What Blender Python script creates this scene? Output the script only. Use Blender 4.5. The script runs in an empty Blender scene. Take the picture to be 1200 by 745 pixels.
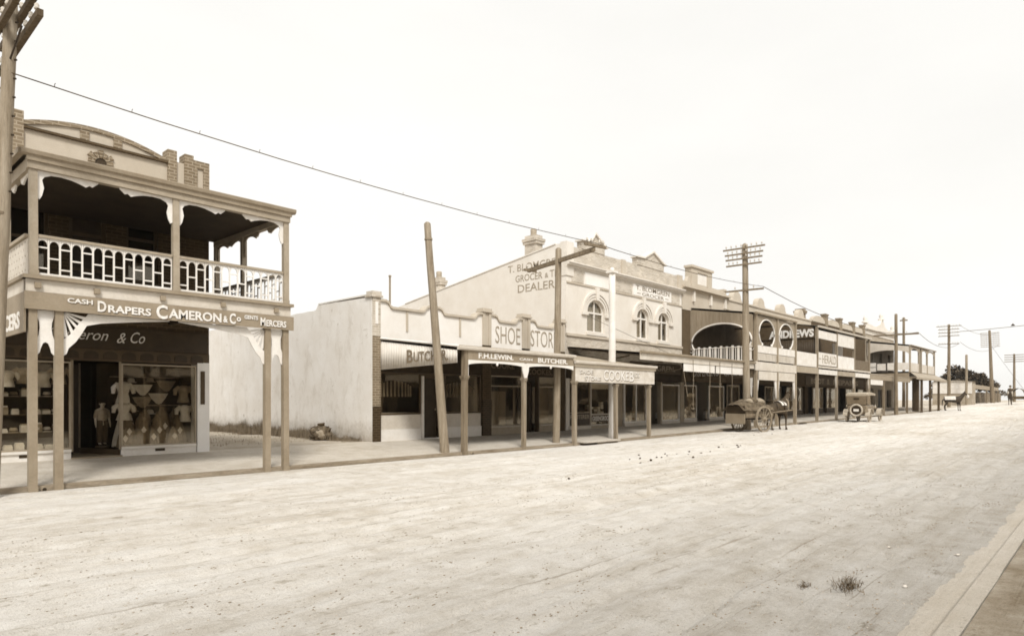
import bpy, math, random
from mathutils import Vector, Matrix, noise
R = math.radians
SC = bpy.context.scene
COL = SC.collection
rnd = random.Random(7)
CAMH = 1.75
YAW = R(42.42)

# ------------------------------------------------------------------ terrain
GP = [(-400, 0), (20, 0), (84, .46), (105, 1.0), (135, 1.22), (400, 1.32), (3000, 1.32)]
def gz(x):
    for (a, za), (b, zb) in zip(GP, GP[1:]):
        if x <= b:
            return za + (zb - za) * max(0, (x - a)) / (b - a)
    return GP[-1][1]
def crown(y):
    t = min(1, max(0, (y - 1.25) / 8)); return .06 * t * t * (3 - 2 * t)
def road_z(x, y): return gz(x) + crown(y)
def path_z(x, y): return gz(x) + .15 + .18 * min(1, max(0, (y - 14.9) / 3.6))

# ------------------------------------------------------------------ materials
def sep(v, s=1.0):
    """warm grey of luminance v, browner as it gets darker"""
    t = (1 - v) ** 1.3; d = (1 - v) ** 9
    return (v * (1 + s * (.30 * t + .35 * d)), v, v * (1 - s * (.40 * t + .18 * d)), 1)
MATS = {}
def nd(nt, kind, **kw):
    n = nt.nodes.new(kind)
    for k, val in kw.items(): setattr(n, k, val)
    return n
def ramp(nt, src, stops):
    r = nd(nt, 'ShaderNodeValToRGB'); e = r.color_ramp.elements
    while len(e) > 1: e.remove(e[-1])
    e[0].position, e[0].color = stops[0]
    for p, c in stops[1:]:
        x = e.new(p); x.color = c
    nt.links.new(src, r.inputs[0]); return r.outputs[0]
def noise_out(nt, vec, scale, detail=5, rough=.6):
    n = nd(nt, 'ShaderNodeTexNoise'); n.inputs['Scale'].default_value = scale
    n.inputs['Detail'].default_value = detail; n.inputs['Roughness'].default_value = rough
    nt.links.new(vec, n.inputs['Vector']); return n.outputs[0]
def mapping(nt, vec, scale):
    m = nd(nt, 'ShaderNodeMapping'); m.inputs['Scale'].default_value = scale
    nt.links.new(vec, m.inputs['Vector']); return m.outputs[0]
def new_mat(name):
    m = bpy.data.materials.new(name); m.use_nodes = True
    nt = m.node_tree; b = nt.nodes['Principled BSDF']
    g = nd(nt, 'ShaderNodeNewGeometry')
    MATS[name] = m
    return m, nt, b, g.outputs['Position']
def mixc(nt, fac, a, b, mode='MIX'):
    m = nd(nt, 'ShaderNodeMix', data_type='RGBA', blend_type=mode)
    for i, s in ((0, fac), (6, a), (7, b)):
        if hasattr(s, 'links'): nt.links.new(s, m.inputs[i])
        else: m.inputs[i].default_value = s
    return m.outputs[2]
def bump(nt, b, h, strength=.3, dist=.02):
    n = nd(nt, 'ShaderNodeBump'); n.inputs['Strength'].default_value = strength; n.inputs['Distance'].default_value = dist
    nt.links.new(h, n.inputs['Height']); nt.links.new(n.outputs[0], b.inputs['Normal'])
def mat(name, v, rough=.75, var=.12, scale=3.0, grain=(1, 1, 1), s=1.0, bmp=.15, spec=.3):
    """paint / timber / cloth: base tone broken by worn, streaky noise"""
    if name in MATS: return MATS[name]
    m, nt, b, pos = new_mat(name)
    mv = mapping(nt, pos, grain)
    n1 = noise_out(nt, mv, scale, 6, .65); n2 = noise_out(nt, mv, scale * 9, 3, .6)
    c1 = ramp(nt, n1, [(.3, sep(max(.01, v * (1 - 1.6 * var)), s)), (.72, sep(min(.86, v * (1 + .8 * var)), s))])
    c2 = ramp(nt, n2, [(.25, (1 - var, 1 - var, 1 - var, 1)), (.6, (1, 1, 1, 1))])
    nt.links.new(mixc(nt, 1.0, c1, c2, 'MULTIPLY'), b.inputs['Base Color'])
    b.inputs['Roughness'].default_value = rough; b.inputs['Specular IOR Level'].default_value = spec
    if bmp: bump(nt, b, n2, bmp, .01)
    return m
def brick_mat(name, v, vm, side=False, rough=.85):
    m, nt, b, pos = new_mat(name)
    sx = nd(nt, 'ShaderNodeSeparateXYZ'); nt.links.new(pos, sx.inputs[0])
    ad = nd(nt, 'ShaderNodeMath', operation='ADD'); nt.links.new(sx.outputs[0], ad.inputs[0]); nt.links.new(sx.outputs[1], ad.inputs[1])
    cx = nd(nt, 'ShaderNodeCombineXYZ'); nt.links.new(ad.outputs[0], cx.inputs[0]); nt.links.new(sx.outputs[2], cx.inputs[1])
    br = nd(nt, 'ShaderNodeTexBrick'); nt.links.new(cx.outputs[0], br.inputs['Vector'])
    br.inputs['Color1'].default_value = sep(v * 1.12); br.inputs['Color2'].default_value = sep(v * .78); br.inputs['Mortar'].default_value = sep(vm)
    br.inputs['Scale'].default_value = 1; br.inputs['Brick Width'].default_value = .235; br.inputs['Row Height'].default_value = .085
    br.inputs['Mortar Size'].default_value = .012; br.inputs['Bias'].default_value = -.1
    n = noise_out(nt, pos, 1.3, 6)
    nt.links.new(mixc(nt, .8, br.outputs[0], ramp(nt, n, [(.3, (.75, .75, .75, 1)), (.7, (1.1, 1.1, 1.1, 1))]), 'MULTIPLY'), b.inputs['Base Color'])
    b.inputs['Roughness'].default_value = rough; b.inputs['Specular IOR Level'].default_value = .2
    bump(nt, b, br.outputs[1], -.4, .01)
    return m
def render_wall_mat(name, v, dark, stain=.45, low=None, bumps=.35):
    """roughcast / limewash: mottled, drip stains down the wall, dirty near the ground"""
    m, nt, b, pos = new_mat(name)
    n1 = noise_out(nt, pos, .9, 8, .7); n2 = noise_out(nt, mapping(nt, pos, (1.5, 1.5, .55)), 1.3, 8, .78); n3 = noise_out(nt, pos, 38, 3)
    n4 = noise_out(nt, pos, 5, 8, .75)
    base = ramp(nt, n1, [(.3, sep(v * .86)), (.65, sep(v))])
    st = ramp(nt, n2, [(.52, (0, 0, 0, 1)), (.8, (1, 1, 1, 1))])
    mx = nd(nt, 'ShaderNodeMath', operation='MULTIPLY'); nt.links.new(st, mx.inputs[0]); mx.inputs[1].default_value = stain
    c = mixc(nt, mx.outputs[0], base, sep(dark))
    sp = ramp(nt, n4, [(.60, (0, 0, 0, 1)), (.70, (1, 1, 1, 1))])
    mx2 = nd(nt, 'ShaderNodeMath', operation='MULTIPLY'); nt.links.new(sp, mx2.inputs[0]); mx2.inputs[1].default_value = stain * .9
    c = mixc(nt, mx2.outputs[0], c, sep(dark * .9))
    if low:                                     # splashed earth at the foot of the wall
        z0, z1 = low
        sx = nd(nt, 'ShaderNodeSeparateXYZ'); nt.links.new(pos, sx.inputs[0])
        nz = nd(nt, 'ShaderNodeMath', operation='MULTIPLY_ADD'); nt.links.new(n4, nz.inputs[0]); nz.inputs[1].default_value = -1.1; nt.links.new(sx.outputs[2], nz.inputs[2])
        mr = nd(nt, 'ShaderNodeMapRange'); nt.links.new(nz.outputs[0], mr.inputs[0])
        mr.inputs[1].default_value = z0 - .5; mr.inputs[2].default_value = z1 - .5; mr.inputs[3].default_value = .75; mr.inputs[4].default_value = 0
        c = mixc(nt, mr.outputs[0], c, sep(dark * .55))
    nt.links.new(c, b.inputs['Base Color']); b.inputs['Roughness'].default_value = .92; b.inputs['Specular IOR Level'].default_value = .15
    bump(nt, b, n3, bumps, .02)
    return m
def ground_mat(name, pale, dark, streak, edge=None, coarse=1.0, spec=.1, tracks=False):
    m, nt, b, pos = new_mat(name)
    big = noise_out(nt, mapping(nt, pos, (.35, 1, 1)), .22, 6, .65)
    st = noise_out(nt, mapping(nt, pos, (.24, 2.3, 1)), 1.5, 9, .76)
    mid = noise_out(nt, pos, 2.3, 8, .72)
    fine = noise_out(nt, pos, 34 * coarse, 6, .75)
    gr = noise_out(nt, pos, 110 * coarse, 3, .7)
    a = mixc(nt, streak, mid, st)
    a = mixc(nt, .38, a, big)
    c = ramp(nt, a, [(.39, sep(dark)), (.51, sep((pale * 2 + dark) / 3)), (.62, sep(pale))])
    c = mixc(nt, 1.0, c, ramp(nt, fine, [(.31, (.42, .39, .35, 1)), (.39, (.92, .92, .92, 1)), (.62, (1, 1, 1, 1)), (.72, (1.16, 1.16, 1.16, 1))]), 'MULTIPLY')
    c = mixc(nt, 1.0, c, ramp(nt, gr, [(.3, (.7, .68, .65, 1)), (.5, (1, 1, 1, 1))]), 'MULTIPLY')
    if tracks:                                 # thin wheel lines and short scuffs
        th_ = noise_out(nt, mapping(nt, pos, (.16, 9.5, 1)), 1.3, 3, .6); rt_ = nd(nt, 'ShaderNodeMapping'); rt_.inputs['Rotation'].default_value = (0, 0, R(5)); rt_.inputs['Scale'].default_value = (.13, 8.0, 1); nt.links.new(pos, rt_.inputs['Vector'])
        t2_ = noise_out(nt, rt_.outputs[0], 1.7, 4, .7); sc_ = noise_out(nt, mapping(nt, pos, (1.1, 2.4, 1)), 1.9, 8, .8)
        c = mixc(nt, 1.0, c, ramp(nt, th_, [(.27, (.70, .67, .63, 1)), (.36, (1, 1, 1, 1)), (.64, (1, 1, 1, 1)), (.74, (1.10, 1.10, 1.10, 1))]), 'MULTIPLY')
        c = mixc(nt, 1.0, c, ramp(nt, t2_, [(.30, (.68, .65, .61, 1)), (.37, (1, 1, 1, 1))]), 'MULTIPLY')
        c = mixc(nt, 1.0, c, ramp(nt, sc_, [(.57, (1, 1, 1, 1)), (.62, (.78, .76, .72, 1)), (.70, (.52, .49, .44, 1))]), 'MULTIPLY')
    if edge:                                   # gravelly, less trafficked side, plus corner light falloff painted into the colour
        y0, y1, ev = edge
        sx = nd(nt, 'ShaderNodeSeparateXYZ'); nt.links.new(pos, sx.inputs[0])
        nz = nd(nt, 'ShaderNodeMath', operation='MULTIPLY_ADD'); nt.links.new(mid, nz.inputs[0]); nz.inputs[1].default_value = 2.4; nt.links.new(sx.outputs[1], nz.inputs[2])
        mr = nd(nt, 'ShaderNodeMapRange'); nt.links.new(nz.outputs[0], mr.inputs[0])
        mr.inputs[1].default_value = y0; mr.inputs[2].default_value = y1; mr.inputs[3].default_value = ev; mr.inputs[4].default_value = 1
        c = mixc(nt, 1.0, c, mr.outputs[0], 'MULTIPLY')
    nt.links.new(c, b.inputs['Base Color']); b.inputs['Roughness'].default_value = .95; b.inputs['Specular IOR Level'].default_value = spec
    ad = nd(nt, 'ShaderNodeMath', operation='ADD'); nt.links.new(fine, ad.inputs[0]); nt.links.new(st, ad.inputs[1])
    bump(nt, b, ad.outputs[0], .85, .04)
    return m
def glass_mat(name, tint, refl=1.0):
    m, nt, b, pos = new_mat(name); nt.nodes.remove(b)
    out = nt.nodes['Material Output']
    tr = nd(nt, 'ShaderNodeBsdfTransparent'); tr.inputs[0].default_value = (tint, tint * .98, tint * .93, 1)
    gl = nd(nt, 'ShaderNodeBsdfGlossy'); gl.inputs['Roughness'].default_value = .03; gl.inputs[0].default_value = (refl, refl * .90, refl * .75, 1)
    ge = nd(nt, 'ShaderNodeNewGeometry'); dt = nd(nt, 'ShaderNodeVectorMath', operation='DOT_PRODUCT'); nt.links.new(ge.outputs['Incoming'], dt.inputs[0]); nt.links.new(ge.outputs['Normal'], dt.inputs[1])
    ab = nd(nt, 'ShaderNodeMath', operation='ABSOLUTE'); nt.links.new(dt.outputs['Value'], ab.inputs[0])
    om = nd(nt, 'ShaderNodeMath', operation='SUBTRACT'); om.inputs[0].default_value = 1; nt.links.new(ab.outputs[0], om.inputs[1])
    pw = nd(nt, 'ShaderNodeMath', operation='POWER'); nt.links.new(om.outputs[0], pw.inputs[0]); pw.inputs[1].default_value = 5
    fr = nd(nt, 'ShaderNodeMath', operation='MULTIPLY_ADD'); nt.links.new(pw.outputs[0], fr.inputs[0]); fr.inputs[1].default_value = .9; fr.inputs[2].default_value = .075
    n = noise_out(nt, pos, 1.1, 2); bp = nd(nt, 'ShaderNodeBump'); bp.inputs['Strength'].default_value = .06; bp.inputs['Distance'].default_value = .05
    nt.links.new(n, bp.inputs['Height']); nt.links.new(bp.outputs[0], gl.inputs['Normal'])
    mx = nd(nt, 'ShaderNodeMixShader'); nt.links.new(fr.outputs[0], mx.inputs[0]); nt.links.new(tr.outputs[0], mx.inputs[1]); nt.links.new(gl.outputs[0], mx.inputs[2])
    nt.links.new(mx.outputs[0], out.inputs['Surface'])
    return m

WHITE = mat('white_paint', .74, .6, .08, 2.0)
CREAM = mat('cream_paint', .56, .65, .1, 2.0)
BUFF = mat('buff_paint', .32, .65, .12, 2.5)
STONEC = mat('stone_paint', .25, .65, .12, 2.5)
TIMBER = mat('weathered_timber', .19, .85, .3, 2.0, (6, 6, .5), bmp=.5)
PALETIMBER = mat('pale_timber', .27, .85, .28, 2.0, (6, 6, .5), bmp=.5)
BROWN = mat('brown_paint', .065, .6, .15, 3)
DARKP = mat('dark_paint', .035, .5, .2, 3)
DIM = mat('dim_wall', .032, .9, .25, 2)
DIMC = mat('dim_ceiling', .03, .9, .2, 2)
IRON = mat('galvanised_iron', .38, .5, .14, 2.2, (1, 1, .4), spec=.5)
IRONW = mat('painted_iron', .66, .5, .1, 2.2, (1, 1, .4), spec=.4)
ROOFM = mat('roof_iron', .3, .6, .2, 1.5)
DARKMETAL = mat('black_iron', .03, .5, .2, 4)
LETW = mat('white_lettering', .80, .6, .16, 9, bmp=0)
LETG = mat('grey_lettering', .20, .8, .2, 6, bmp=0)
LETT = mat('tan_lettering', .36, .8, .3, 6, bmp=0)
LETD = mat('faint_lettering', .13, .8, .2, 6, bmp=0)
SIGNW = mat('sign_white', .70, .6, .1, 3)
CLOTH = mat('tan_cloth', .30, .9, .25, 7, bmp=.4)
CLOTHP = mat('pale_cloth', .68, .9, .15, 7, bmp=.4)
CLOTHD = mat('dark_cloth', .06, .9, .25, 7, bmp=.4)
CARD = mat('card', .7, .8, .05, 5)
SKIN = mat('skin', .42, .6, .08, 6, bmp=0)
HAIR = mat('hair', .03, .7, .2, 20)
HORSE = mat('brown_coat', .05, .6, .3, 4, bmp=.2)
HORSED = mat('dark_coat', .03, .6, .3, 4, bmp=.2)
CANVAS = mat('canvas', .13, .9, .5, 3, bmp=.5)
RUBBER = mat('pale_rubber', .45, .8, .15, 5)
CARP = mat('car_paint', .19, .45, .2, 3, spec=.5)
HOOD = mat('hood_cloth', .17, .9, .15, 6)
BRICK = brick_mat('tan_brick', .17, .30)
BRICKD = brick_mat('dark_brick', .05, .08)
BRICKDK = brick_mat('glazed_dark_brick', .03, .07, rough=.5)
BRICKP = brick_mat('pale_brick', .46, .56)
ROUGH = render_wall_mat('roughcast', .47, .28, .3)
LIME = render_wall_mat('limewash', .78, .38, .75, (.2, 1.0))
PARAPETW = render_wall_mat('white_render', .80, .6, .2, bumps=.1)
FACADE = render_wall_mat('cream_render', .68, .42, .25, bumps=.12)
FACADE2 = render_wall_mat('buff_render', .47, .3, .3, bumps=.12)
SIDEW = render_wall_mat('side_render', .70, .46, .2, bumps=.1)
CONCRETE = ground_mat('footpath_concrete', .60, .42, .3, coarse=.6)
KERB = mat('kerb_stone', .27, .9, .3, 2.2, (.5, 3, 3), bmp=.8)
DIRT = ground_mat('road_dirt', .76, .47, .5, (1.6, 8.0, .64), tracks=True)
FARDIRT = ground_mat('far_dirt', .55, .36, .3)
LOT = ground_mat('lot_dirt', .50, .28, .2)
GUTTER = ground_mat('gutter_concrete', .60, .46, .5)
VERGE = ground_mat('footpath_earth', .48, .22, .3, tracks=True)
GLASS = glass_mat('shop_glass', .92)
GLASSD = glass_mat('dim_glass', .75)
FOLI = mat('leaves_dark', .075, .7, .5, .5)
FOLI2 = mat('leaves_mid', .12, .7, .4, .5)
BARK = mat('bark', .16, .9, .3, 3)
STRAW = mat('dry_grass', .20, .9, .35, 4)
DUNG = mat('dung', .06, .95, .3, 20)
STONE = mat('stone', .6, .9, .2, 15)

# ------------------------------------------------------------------ objects
WL = {}
def setp(o, label=None, cat=None, group=None, kind=None):
    if label: o['label'] = label
    if cat: o['category'] = cat
    if group: o['group'] = group
    if kind: o['kind'] = kind
    return o
def thing(name, loc, label, cat, group=None):
    o = bpy.data.objects.new(name, None); o.empty_display_size = .2
    o.location = loc; COL.objects.link(o); WL[o.name] = Vector(loc)
    return setp(o, label, cat, group)
def front(y):  return lambda u, v, d: (u, y - d, v)      # wall facing the road, u = X
def leftf(x):  return lambda u, v, d: (x - d, u, v)      # wall facing down the street, u = Y
class MB:
    def __init__(self): self.v = []; self.f = []; self.sm = []
    def add(self, vs, fs, smooth=False):
        n = len(self.v); self.v += [tuple(p) for p in vs]
        for f in fs: self.f.append([n + i for i in f]); self.sm.append(smooth)
        return self
    def box(self, x0, x1, y0, y1, z0, z1):
        x0, x1 = sorted((x0, x1)); y0, y1 = sorted((y0, y1)); z0, z1 = sorted((z0, z1))
        vs = [(x, y, z) for z in (z0, z1) for y in (y0, y1) for x in (x0, x1)]
        return self.add(vs, [(0, 2, 3, 1), (4, 5, 7, 6), (0, 1, 5, 4), (2, 6, 7, 3), (0, 4, 6, 2), (1, 3, 7, 5)])
    def pbox(self, fr, u0, u1, v0, v1, d0, d1):
        a = fr(u0, v0, d0); b = fr(u1, v1, d1); return self.box(a[0], b[0], a[1], b[1], a[2], b[2])
    def prism(self, fr, poly, d0, d1):
        n = len(poly); vs = [fr(u, v, d0) for u, v in poly] + [fr(u, v, d1) for u, v in poly]
        fs = [list(range(n))[::-1], [n + i for i in range(n)]] + [(i, (i + 1) % n, n + (i + 1) % n, n + i) for i in range(n)]
        return self.add(vs, fs)
    def strip(self, fr, outer, inner, d0, d1):
        """band between two polylines of equal length"""
        n = len(outer)
        vs = [fr(u, v, d) for d in (d0, d1) for line in (outer, inner) for u, v in line]
        fs = []
        for i in range(n - 1):
            fs += [(i, i + 1, n + i + 1, n + i), (2*n + i, 3*n + i, 3*n + i + 1, 2*n + i + 1), (i, 2*n + i, 2*n + i + 1, i + 1), (n + i, n + i + 1, 3*n + i + 1, 3*n + i)]
        fs += [(0, n, 3*n, 2*n), (n - 1, 3*n - 1, 4*n - 1, 2*n - 1)]
        return self.add(vs, fs)
    def tube(self, pts, rad, n=8, cap=True, smooth=True):
        pts = [Vector(p) for p in pts]; rs = rad if isinstance(rad, (list, tuple)) else [rad] * len(pts)
        vs = []; up = None
        for i, p in enumerate(pts):
            d = (pts[min(i + 1, len(pts) - 1)] - pts[max(i - 1, 0)]).normalized()
            if up is None: up = Vector((0, 0, 1)) if abs(d.z) < .9 else Vector((1, 0, 0))
            a = d.cross(up).normalized(); b = a.cross(d)
            for k in range(n):
                t = 2 * math.pi * k / n; vs.append(p + (a * math.cos(t) + b * math.sin(t)) * rs[i])
        fs = [(i*n + k, i*n + (k+1) % n, (i+1)*n + (k+1) % n, (i+1)*n + k) for i in range(len(pts) - 1) for k in range(n)]
        self.add(vs, fs, smooth)
        if cap: self.add(vs[:n], [list(range(n))[::-1]]); self.add(vs[-n:], [list(range(n))])
        return self
    def lathe(self, c, prof, n=16, fn=None, smooth=True):
        vs = []
        for r, z in prof:
            for k in range(n):
                t = 2 * math.pi * k / n; rr = r * (fn(t, z) if fn else 1)
                vs.append((c[0] + rr * math.cos(t), c[1] + rr * math.sin(t), c[2] + z))
        m = len(prof)
        fs = [(i*n + k, i*n + (k+1) % n, (i+1)*n + (k+1) % n, (i+1)*n + k) for i in range(m - 1) for k in range(n)]
        self.add(vs, fs, smooth)
        self.add(vs[:n], [list(range(n))[::-1]]); self.add(vs[-n:], [list(range(n))])
        return self
    def blob(self, c, r, seed=0, amp=.3, n=10, m=7, freq=1.5):
        vs = []
        for i in range(m + 1):
            ph = math.pi * i / m
            for k in range(n):
                t = 2 * math.pi * k / n
                d = Vector((math.sin(ph) * math.cos(t), math.sin(ph) * math.sin(t), math.cos(ph)))
                q = 1 + amp * noise.noise(d * freq + Vector((seed * 3.1, seed * 1.7, seed)))
                vs.append((c[0] + d.x * r[0] * q, c[1] + d.y * r[1] * q, c[2] + d.z * r[2] * q))
        fs = [(i*n + k, i*n + (k+1) % n, (i+1)*n + (k+1) % n, (i+1)*n + k) for i in range(m) for k in range(n)]
        return self.add(vs, fs, True)
    def mesh(self, fr, verts, faces, u0, u1, v0, v1, d):
        """flat lettering mesh in 0..1 box placed on a wall frame; its third value is the thickness"""
        return self.add([fr(u0 + (u1 - u0) * p[0], v0 + (v1 - v0) * p[1], d + p[2]) for p in verts], faces)
    def build(self, name, material, parent=None, label=None):
        xs, ys, zs = zip(*self.v)
        c = Vector(((min(xs) + max(xs)) / 2, (min(ys) + max(ys)) / 2, min(zs)))
        me = bpy.data.meshes.new(name)
        me.from_pydata([(x - c.x, y - c.y, z - c.z) for x, y, z in self.v], [], self.f)
        me.materials.append(material)
        me.polygons.foreach_set('use_smooth', self.sm)
        me.validate(); me.update()
        o = bpy.data.objects.new(name, me); COL.objects.link(o)
        WL[o.name] = c.copy(); o.location = c
        if parent is not None:
            o.parent = parent; o.location = c - WL[parent.name]
        if label: o['label'] = label
        return o
def children(o): return [c for c in bpy.data.objects if c.parent == o]
def copy_tree(o, parent=None):
    c = o.copy(); COL.objects.link(c); c.parent = parent
    if parent is None: WL[c.name] = Vector(c.location)
    for ch in children(o): copy_tree(ch, c)
    return c

_tc = {}
def text_shape(body, bold=.0, shear=.0):
    key = (body, bold, shear)
    if key in _tc: return _tc[key]
    cu = bpy.data.curves.new('lettering', 'FONT'); cu.body = body; cu.size = 1; cu.offset = bold; cu.shear = shear; cu.extrude = .003; cu.resolution_u = 3
    o = bpy.data.objects.new('lettering_source', cu); COL.objects.link(o)
    dg = bpy.context.evaluated_depsgraph_get(); dg.update()
    me = bpy.data.meshes.new_from_object(o.evaluated_get(dg))
    vs = [tuple(v.co) for v in me.vertices]; fs = [list(p.vertices) for p in me.polygons]
    bpy.data.objects.remove(o); bpy.data.curves.remove(cu); bpy.data.meshes.remove(me)
    x0 = min(v[0] for v in vs); x1 = max(v[0] for v in vs); y0 = min(v[1] for v in vs); y1 = max(v[1] for v in vs)
    vs = [((v[0] - x0) / (x1 - x0), (v[1] - y0) / (y1 - y0), v[2]) for v in vs]
    _tc[key] = (vs, fs); return _tc[key]
def letters(mb, fr, body, u0, u1, v0, v1, d=.006, bold=.02, shear=0):
    vs, fs = text_shape(body, bold, shear); return mb.mesh(fr, vs, fs, u0, u1, v0, v1, d)

def holed(mb, fr, u0, u1, v0, v1, d0, d1, holes):
    us = sorted({u0, u1} | {min(max(h[i], u0), u1) for h in holes for i in (0, 1)}); vs = sorted({v0, v1} | {min(max(h[i], v0), v1) for h in holes for i in (2, 3)})
    for a, b in zip(us, us[1:]):
        run = None
        for c, d in zip(vs, vs[1:]):
            mu, mv = (a + b) / 2, (c + d) / 2
            if any(h[0] < mu < h[1] and h[2] < mv < h[3] for h in holes):
                if run: mb.pbox(fr, a, b, run[0], run[1], d0, d1); run = None
            else: run = (run[0], d) if run else (c, d)
        if run: mb.pbox(fr, a, b, run[0], run[1], d0, d1)
    return mb
def arc(cu, cv, ru, rv, a0, a1, n=14):
    return [(cu + ru * math.cos(R(a0 + (a1 - a0) * i / n)), cv + rv * math.sin(R(a0 + (a1 - a0) * i / n))) for i in range(n + 1)]
def frame_rect(mb, fr, u0, u1, v0, v1, w, d0, d1, mull=(), trans=()):
    mb.pbox(fr, u0, u0 + w, v0, v1, d0, d1); mb.pbox(fr, u1 - w, u1, v0, v1, d0, d1)
    mb.pbox(fr, u0 + w, u1 - w, v0, v0 + w, d0, d1); mb.pbox(fr, u0 + w, u1 - w, v1 - w, v1, d0, d1)
    for m in mull: mb.pbox(fr, m - w / 2, m + w / 2, v0 + w, v1 - w, d0 + .003, d1 - .003)
    for t in trans: mb.pbox(fr, u0 + w, u1 - w, t - w / 2, t + w / 2, d0 + .006, d1 - .006)
    return mb
def window(parent, fr, u0, u1, v0, v1, material, w=.05, d0=-.05, d1=.02, glass=None, mull=(), trans=(), name='window'):
    f = frame_rect(MB(), fr, u0, u1, v0, v1, w, d0, d1, mull, trans).build(name, material, parent)
    MB().pbox(fr, u0 + w * .6, u1 - w * .6, v0 + w * .6, v1 - w * .6, (d0 + d1) / 2 - .003, (d0 + d1) / 2 + .003).build('pane', glass or GLASS, f)
    return f
def corrugated(mb, p0, p1, q0, q1, pitch=.076, amp=.009, up=Vector((0, 0, 1))):
    """wavy sheet: edge p0->p1 at one end, q0->q1 at the other; ribs run from p to q"""
    p0, p1, q0, q1 = map(Vector, (p0, p1, q0, q1)); n = max(2, int((p1 - p0).length / pitch)) * 4
    nr = (p1 - p0).cross(q0 - p0).normalized(); vs = []
    for i in range(n + 1):
        t = i / n; o = nr * (amp * math.sin(i * math.pi / 2))
        vs += [p0.lerp(p1, t) + o, q0.lerp(q1, t) + o, p0.lerp(p1, t) + o + nr * .004, q0.lerp(q1, t) + o + nr * .004]
    fs = []
    for i in range(n):
        a = 4 * i; fs += [(a, a + 4, a + 5, a + 1), (a + 2, a + 3, a + 7, a + 6), (a, a + 2, a + 6, a + 4), (a + 1, a + 5, a + 7, a + 3)]
    return mb.add(vs, fs, True)
def skin_mesh(name, joints, edges, material, parent, sub=2, loc=(0, 0, 0), rot=0, scale=1):
    """one smooth body grown round a skeleton: joints = [(x, y, z, rx, ry)]"""
    me = bpy.data.meshes.new(name); me.from_pydata([j[:3] for j in joints], edges, [])
    o = bpy.data.objects.new(name, me); COL.objects.link(o)
    m = o.modifiers.new('grow', 'SKIN'); m.use_smooth_shade = True
    if not me.skin_vertices: me.skin_vertices.new()
    for i, j in enumerate(joints):
        sv = me.skin_vertices[0].data[i]; sv.radius = (j[3], j[4] if len(j) > 4 else j[3]); sv.use_root = (i == 0)
    s = o.modifiers.new('smooth', 'SUBSURF'); s.levels = sub; s.render_levels = sub
    dg = bpy.context.evaluated_depsgraph_get(); dg.update()
    out = bpy.data.meshes.new_from_object(o.evaluated_get(dg))
    bpy.data.objects.remove(o)
    mw = Matrix.Translation(loc) @ Matrix.Rotation(rot, 4, 'Z') @ Matrix.Scale(scale, 4)
    mb = MB(); mb.add([mw @ v.co for v in out.vertices], [list(p.vertices) for p in out.polygons], True)
    return mb.build(name, material, parent)
# ================================================================== SETTING
def grid(name, xs, ys, zf, material, kind='structure'):
    nx, ny = len(xs), len(ys)
    vs = [(x, y, zf(x, y)) for x in xs for y in ys]
    fs = [(i*ny + j, (i+1)*ny + j, (i+1)*ny + j + 1, i*ny + j + 1) for i in range(nx - 1) for j in range(ny - 1)]
    me = bpy.data.meshes.new(name); me.from_pydata(vs, [], fs); me.materials.append(material)
    me.polygons.foreach_set('use_smooth', [True] * len(fs)); me.update()
    o = bpy.data.objects.new(name, me); COL.objects.link(o); WL[o.name] = Vector((0, 0, 0))
    return setp(o, kind=kind)
def rng(a, b, st):
    n = max(1, round((b - a) / st)); return [a + (b - a) * i / n for i in range(n)]
def N(x, y, z=0.): return noise.noise(Vector((x, y, z)))
def ruts(x, y):
    yy = y + .35 * N(x * .05, y * .1, 4) - .02 * x
    amp = min(1, (y - 1.0) / .9, max(0, (14.6 - y) / .4))
    amp = max(0, amp)
    h = .022 * N(x * .16, yy * 2.6) + .016 * N(x * .35, yy * 5.2, 7) + .022 * N(x * .9, y * 1.1, 3) + .007 * N(x * 3.1, y * 4.3, 9) + .004 * N(x * 8, y * 9, 2)
    h = h * 1.6 + .010 * N(x * 5.5, y * 7, 12) + .007 * N(x * 12, y * 14, 15)
    for c, w, d, sl in ((2.6, .05, .022, .03), (3.9, .045, .02, -.02), (5.3, .05, .024, .05), (5.9, .04, .018, .05), (7.1, .05, .022, -.035), (8.4, .05, .02, .02), (9.9, .06, .02, -.01), (11.5, .06, .018, .02)):
        q = yy - c - sl * (x - 8) - .3 * N(x * .07, c + 2); h += (-d * math.exp(-(q / w) ** 2) + d * .45 * math.exp(-((abs(q) - 2 * w) / w) ** 2)) * max(0, .4 + 1.8 * N(x * .15, c, 9))
    for c, w, d in ((3.3, .12, .016), (4.75, .12, .014), (6.3, .10, .02), (7.75, .11, .018), (9.4, .13, .01), (10.9, .1, .012)):
        q = yy - c - .25 * N(x * .06, c); h += (-d * math.exp(-(q / w) ** 2) + d * .5 * math.exp(-((abs(q) - 1.9 * w) / w) ** 2)) * (.5 + .9 * abs(N(x * .12, c, 5)))
    return h * amp
XS = rng(-60, -2, 2) + rng(-2, 26, .075) + rng(26, 60, .25) + rng(60, 140, 2) + rng(140, 600, 12) + [600]
YS = rng(1.0, 1.25, .08) + rng(1.25, 9, .04) + rng(9, 14.66, .08) + [14.66]
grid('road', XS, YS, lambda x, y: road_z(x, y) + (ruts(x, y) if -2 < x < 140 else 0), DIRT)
TX = [-150, -100] + rng(-60, 150, 6) + rng(150, 600, 30) + [600, 620]
TY = [-260, -200, -60, -20, 0, 1, 14.8, 20, 40, 80, 200, 320]
grid('ground', TX, TY, lambda x, y: gz(x) - (.16 if x < 92 or y < 14 else -.02), FARDIRT)
PX = [-60, -20] + rng(-10, 88, 2) + [88]
grid('left_footpath', PX, rng(14.9, 18.7, .4) + [18.7], path_z, CONCRETE)
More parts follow.
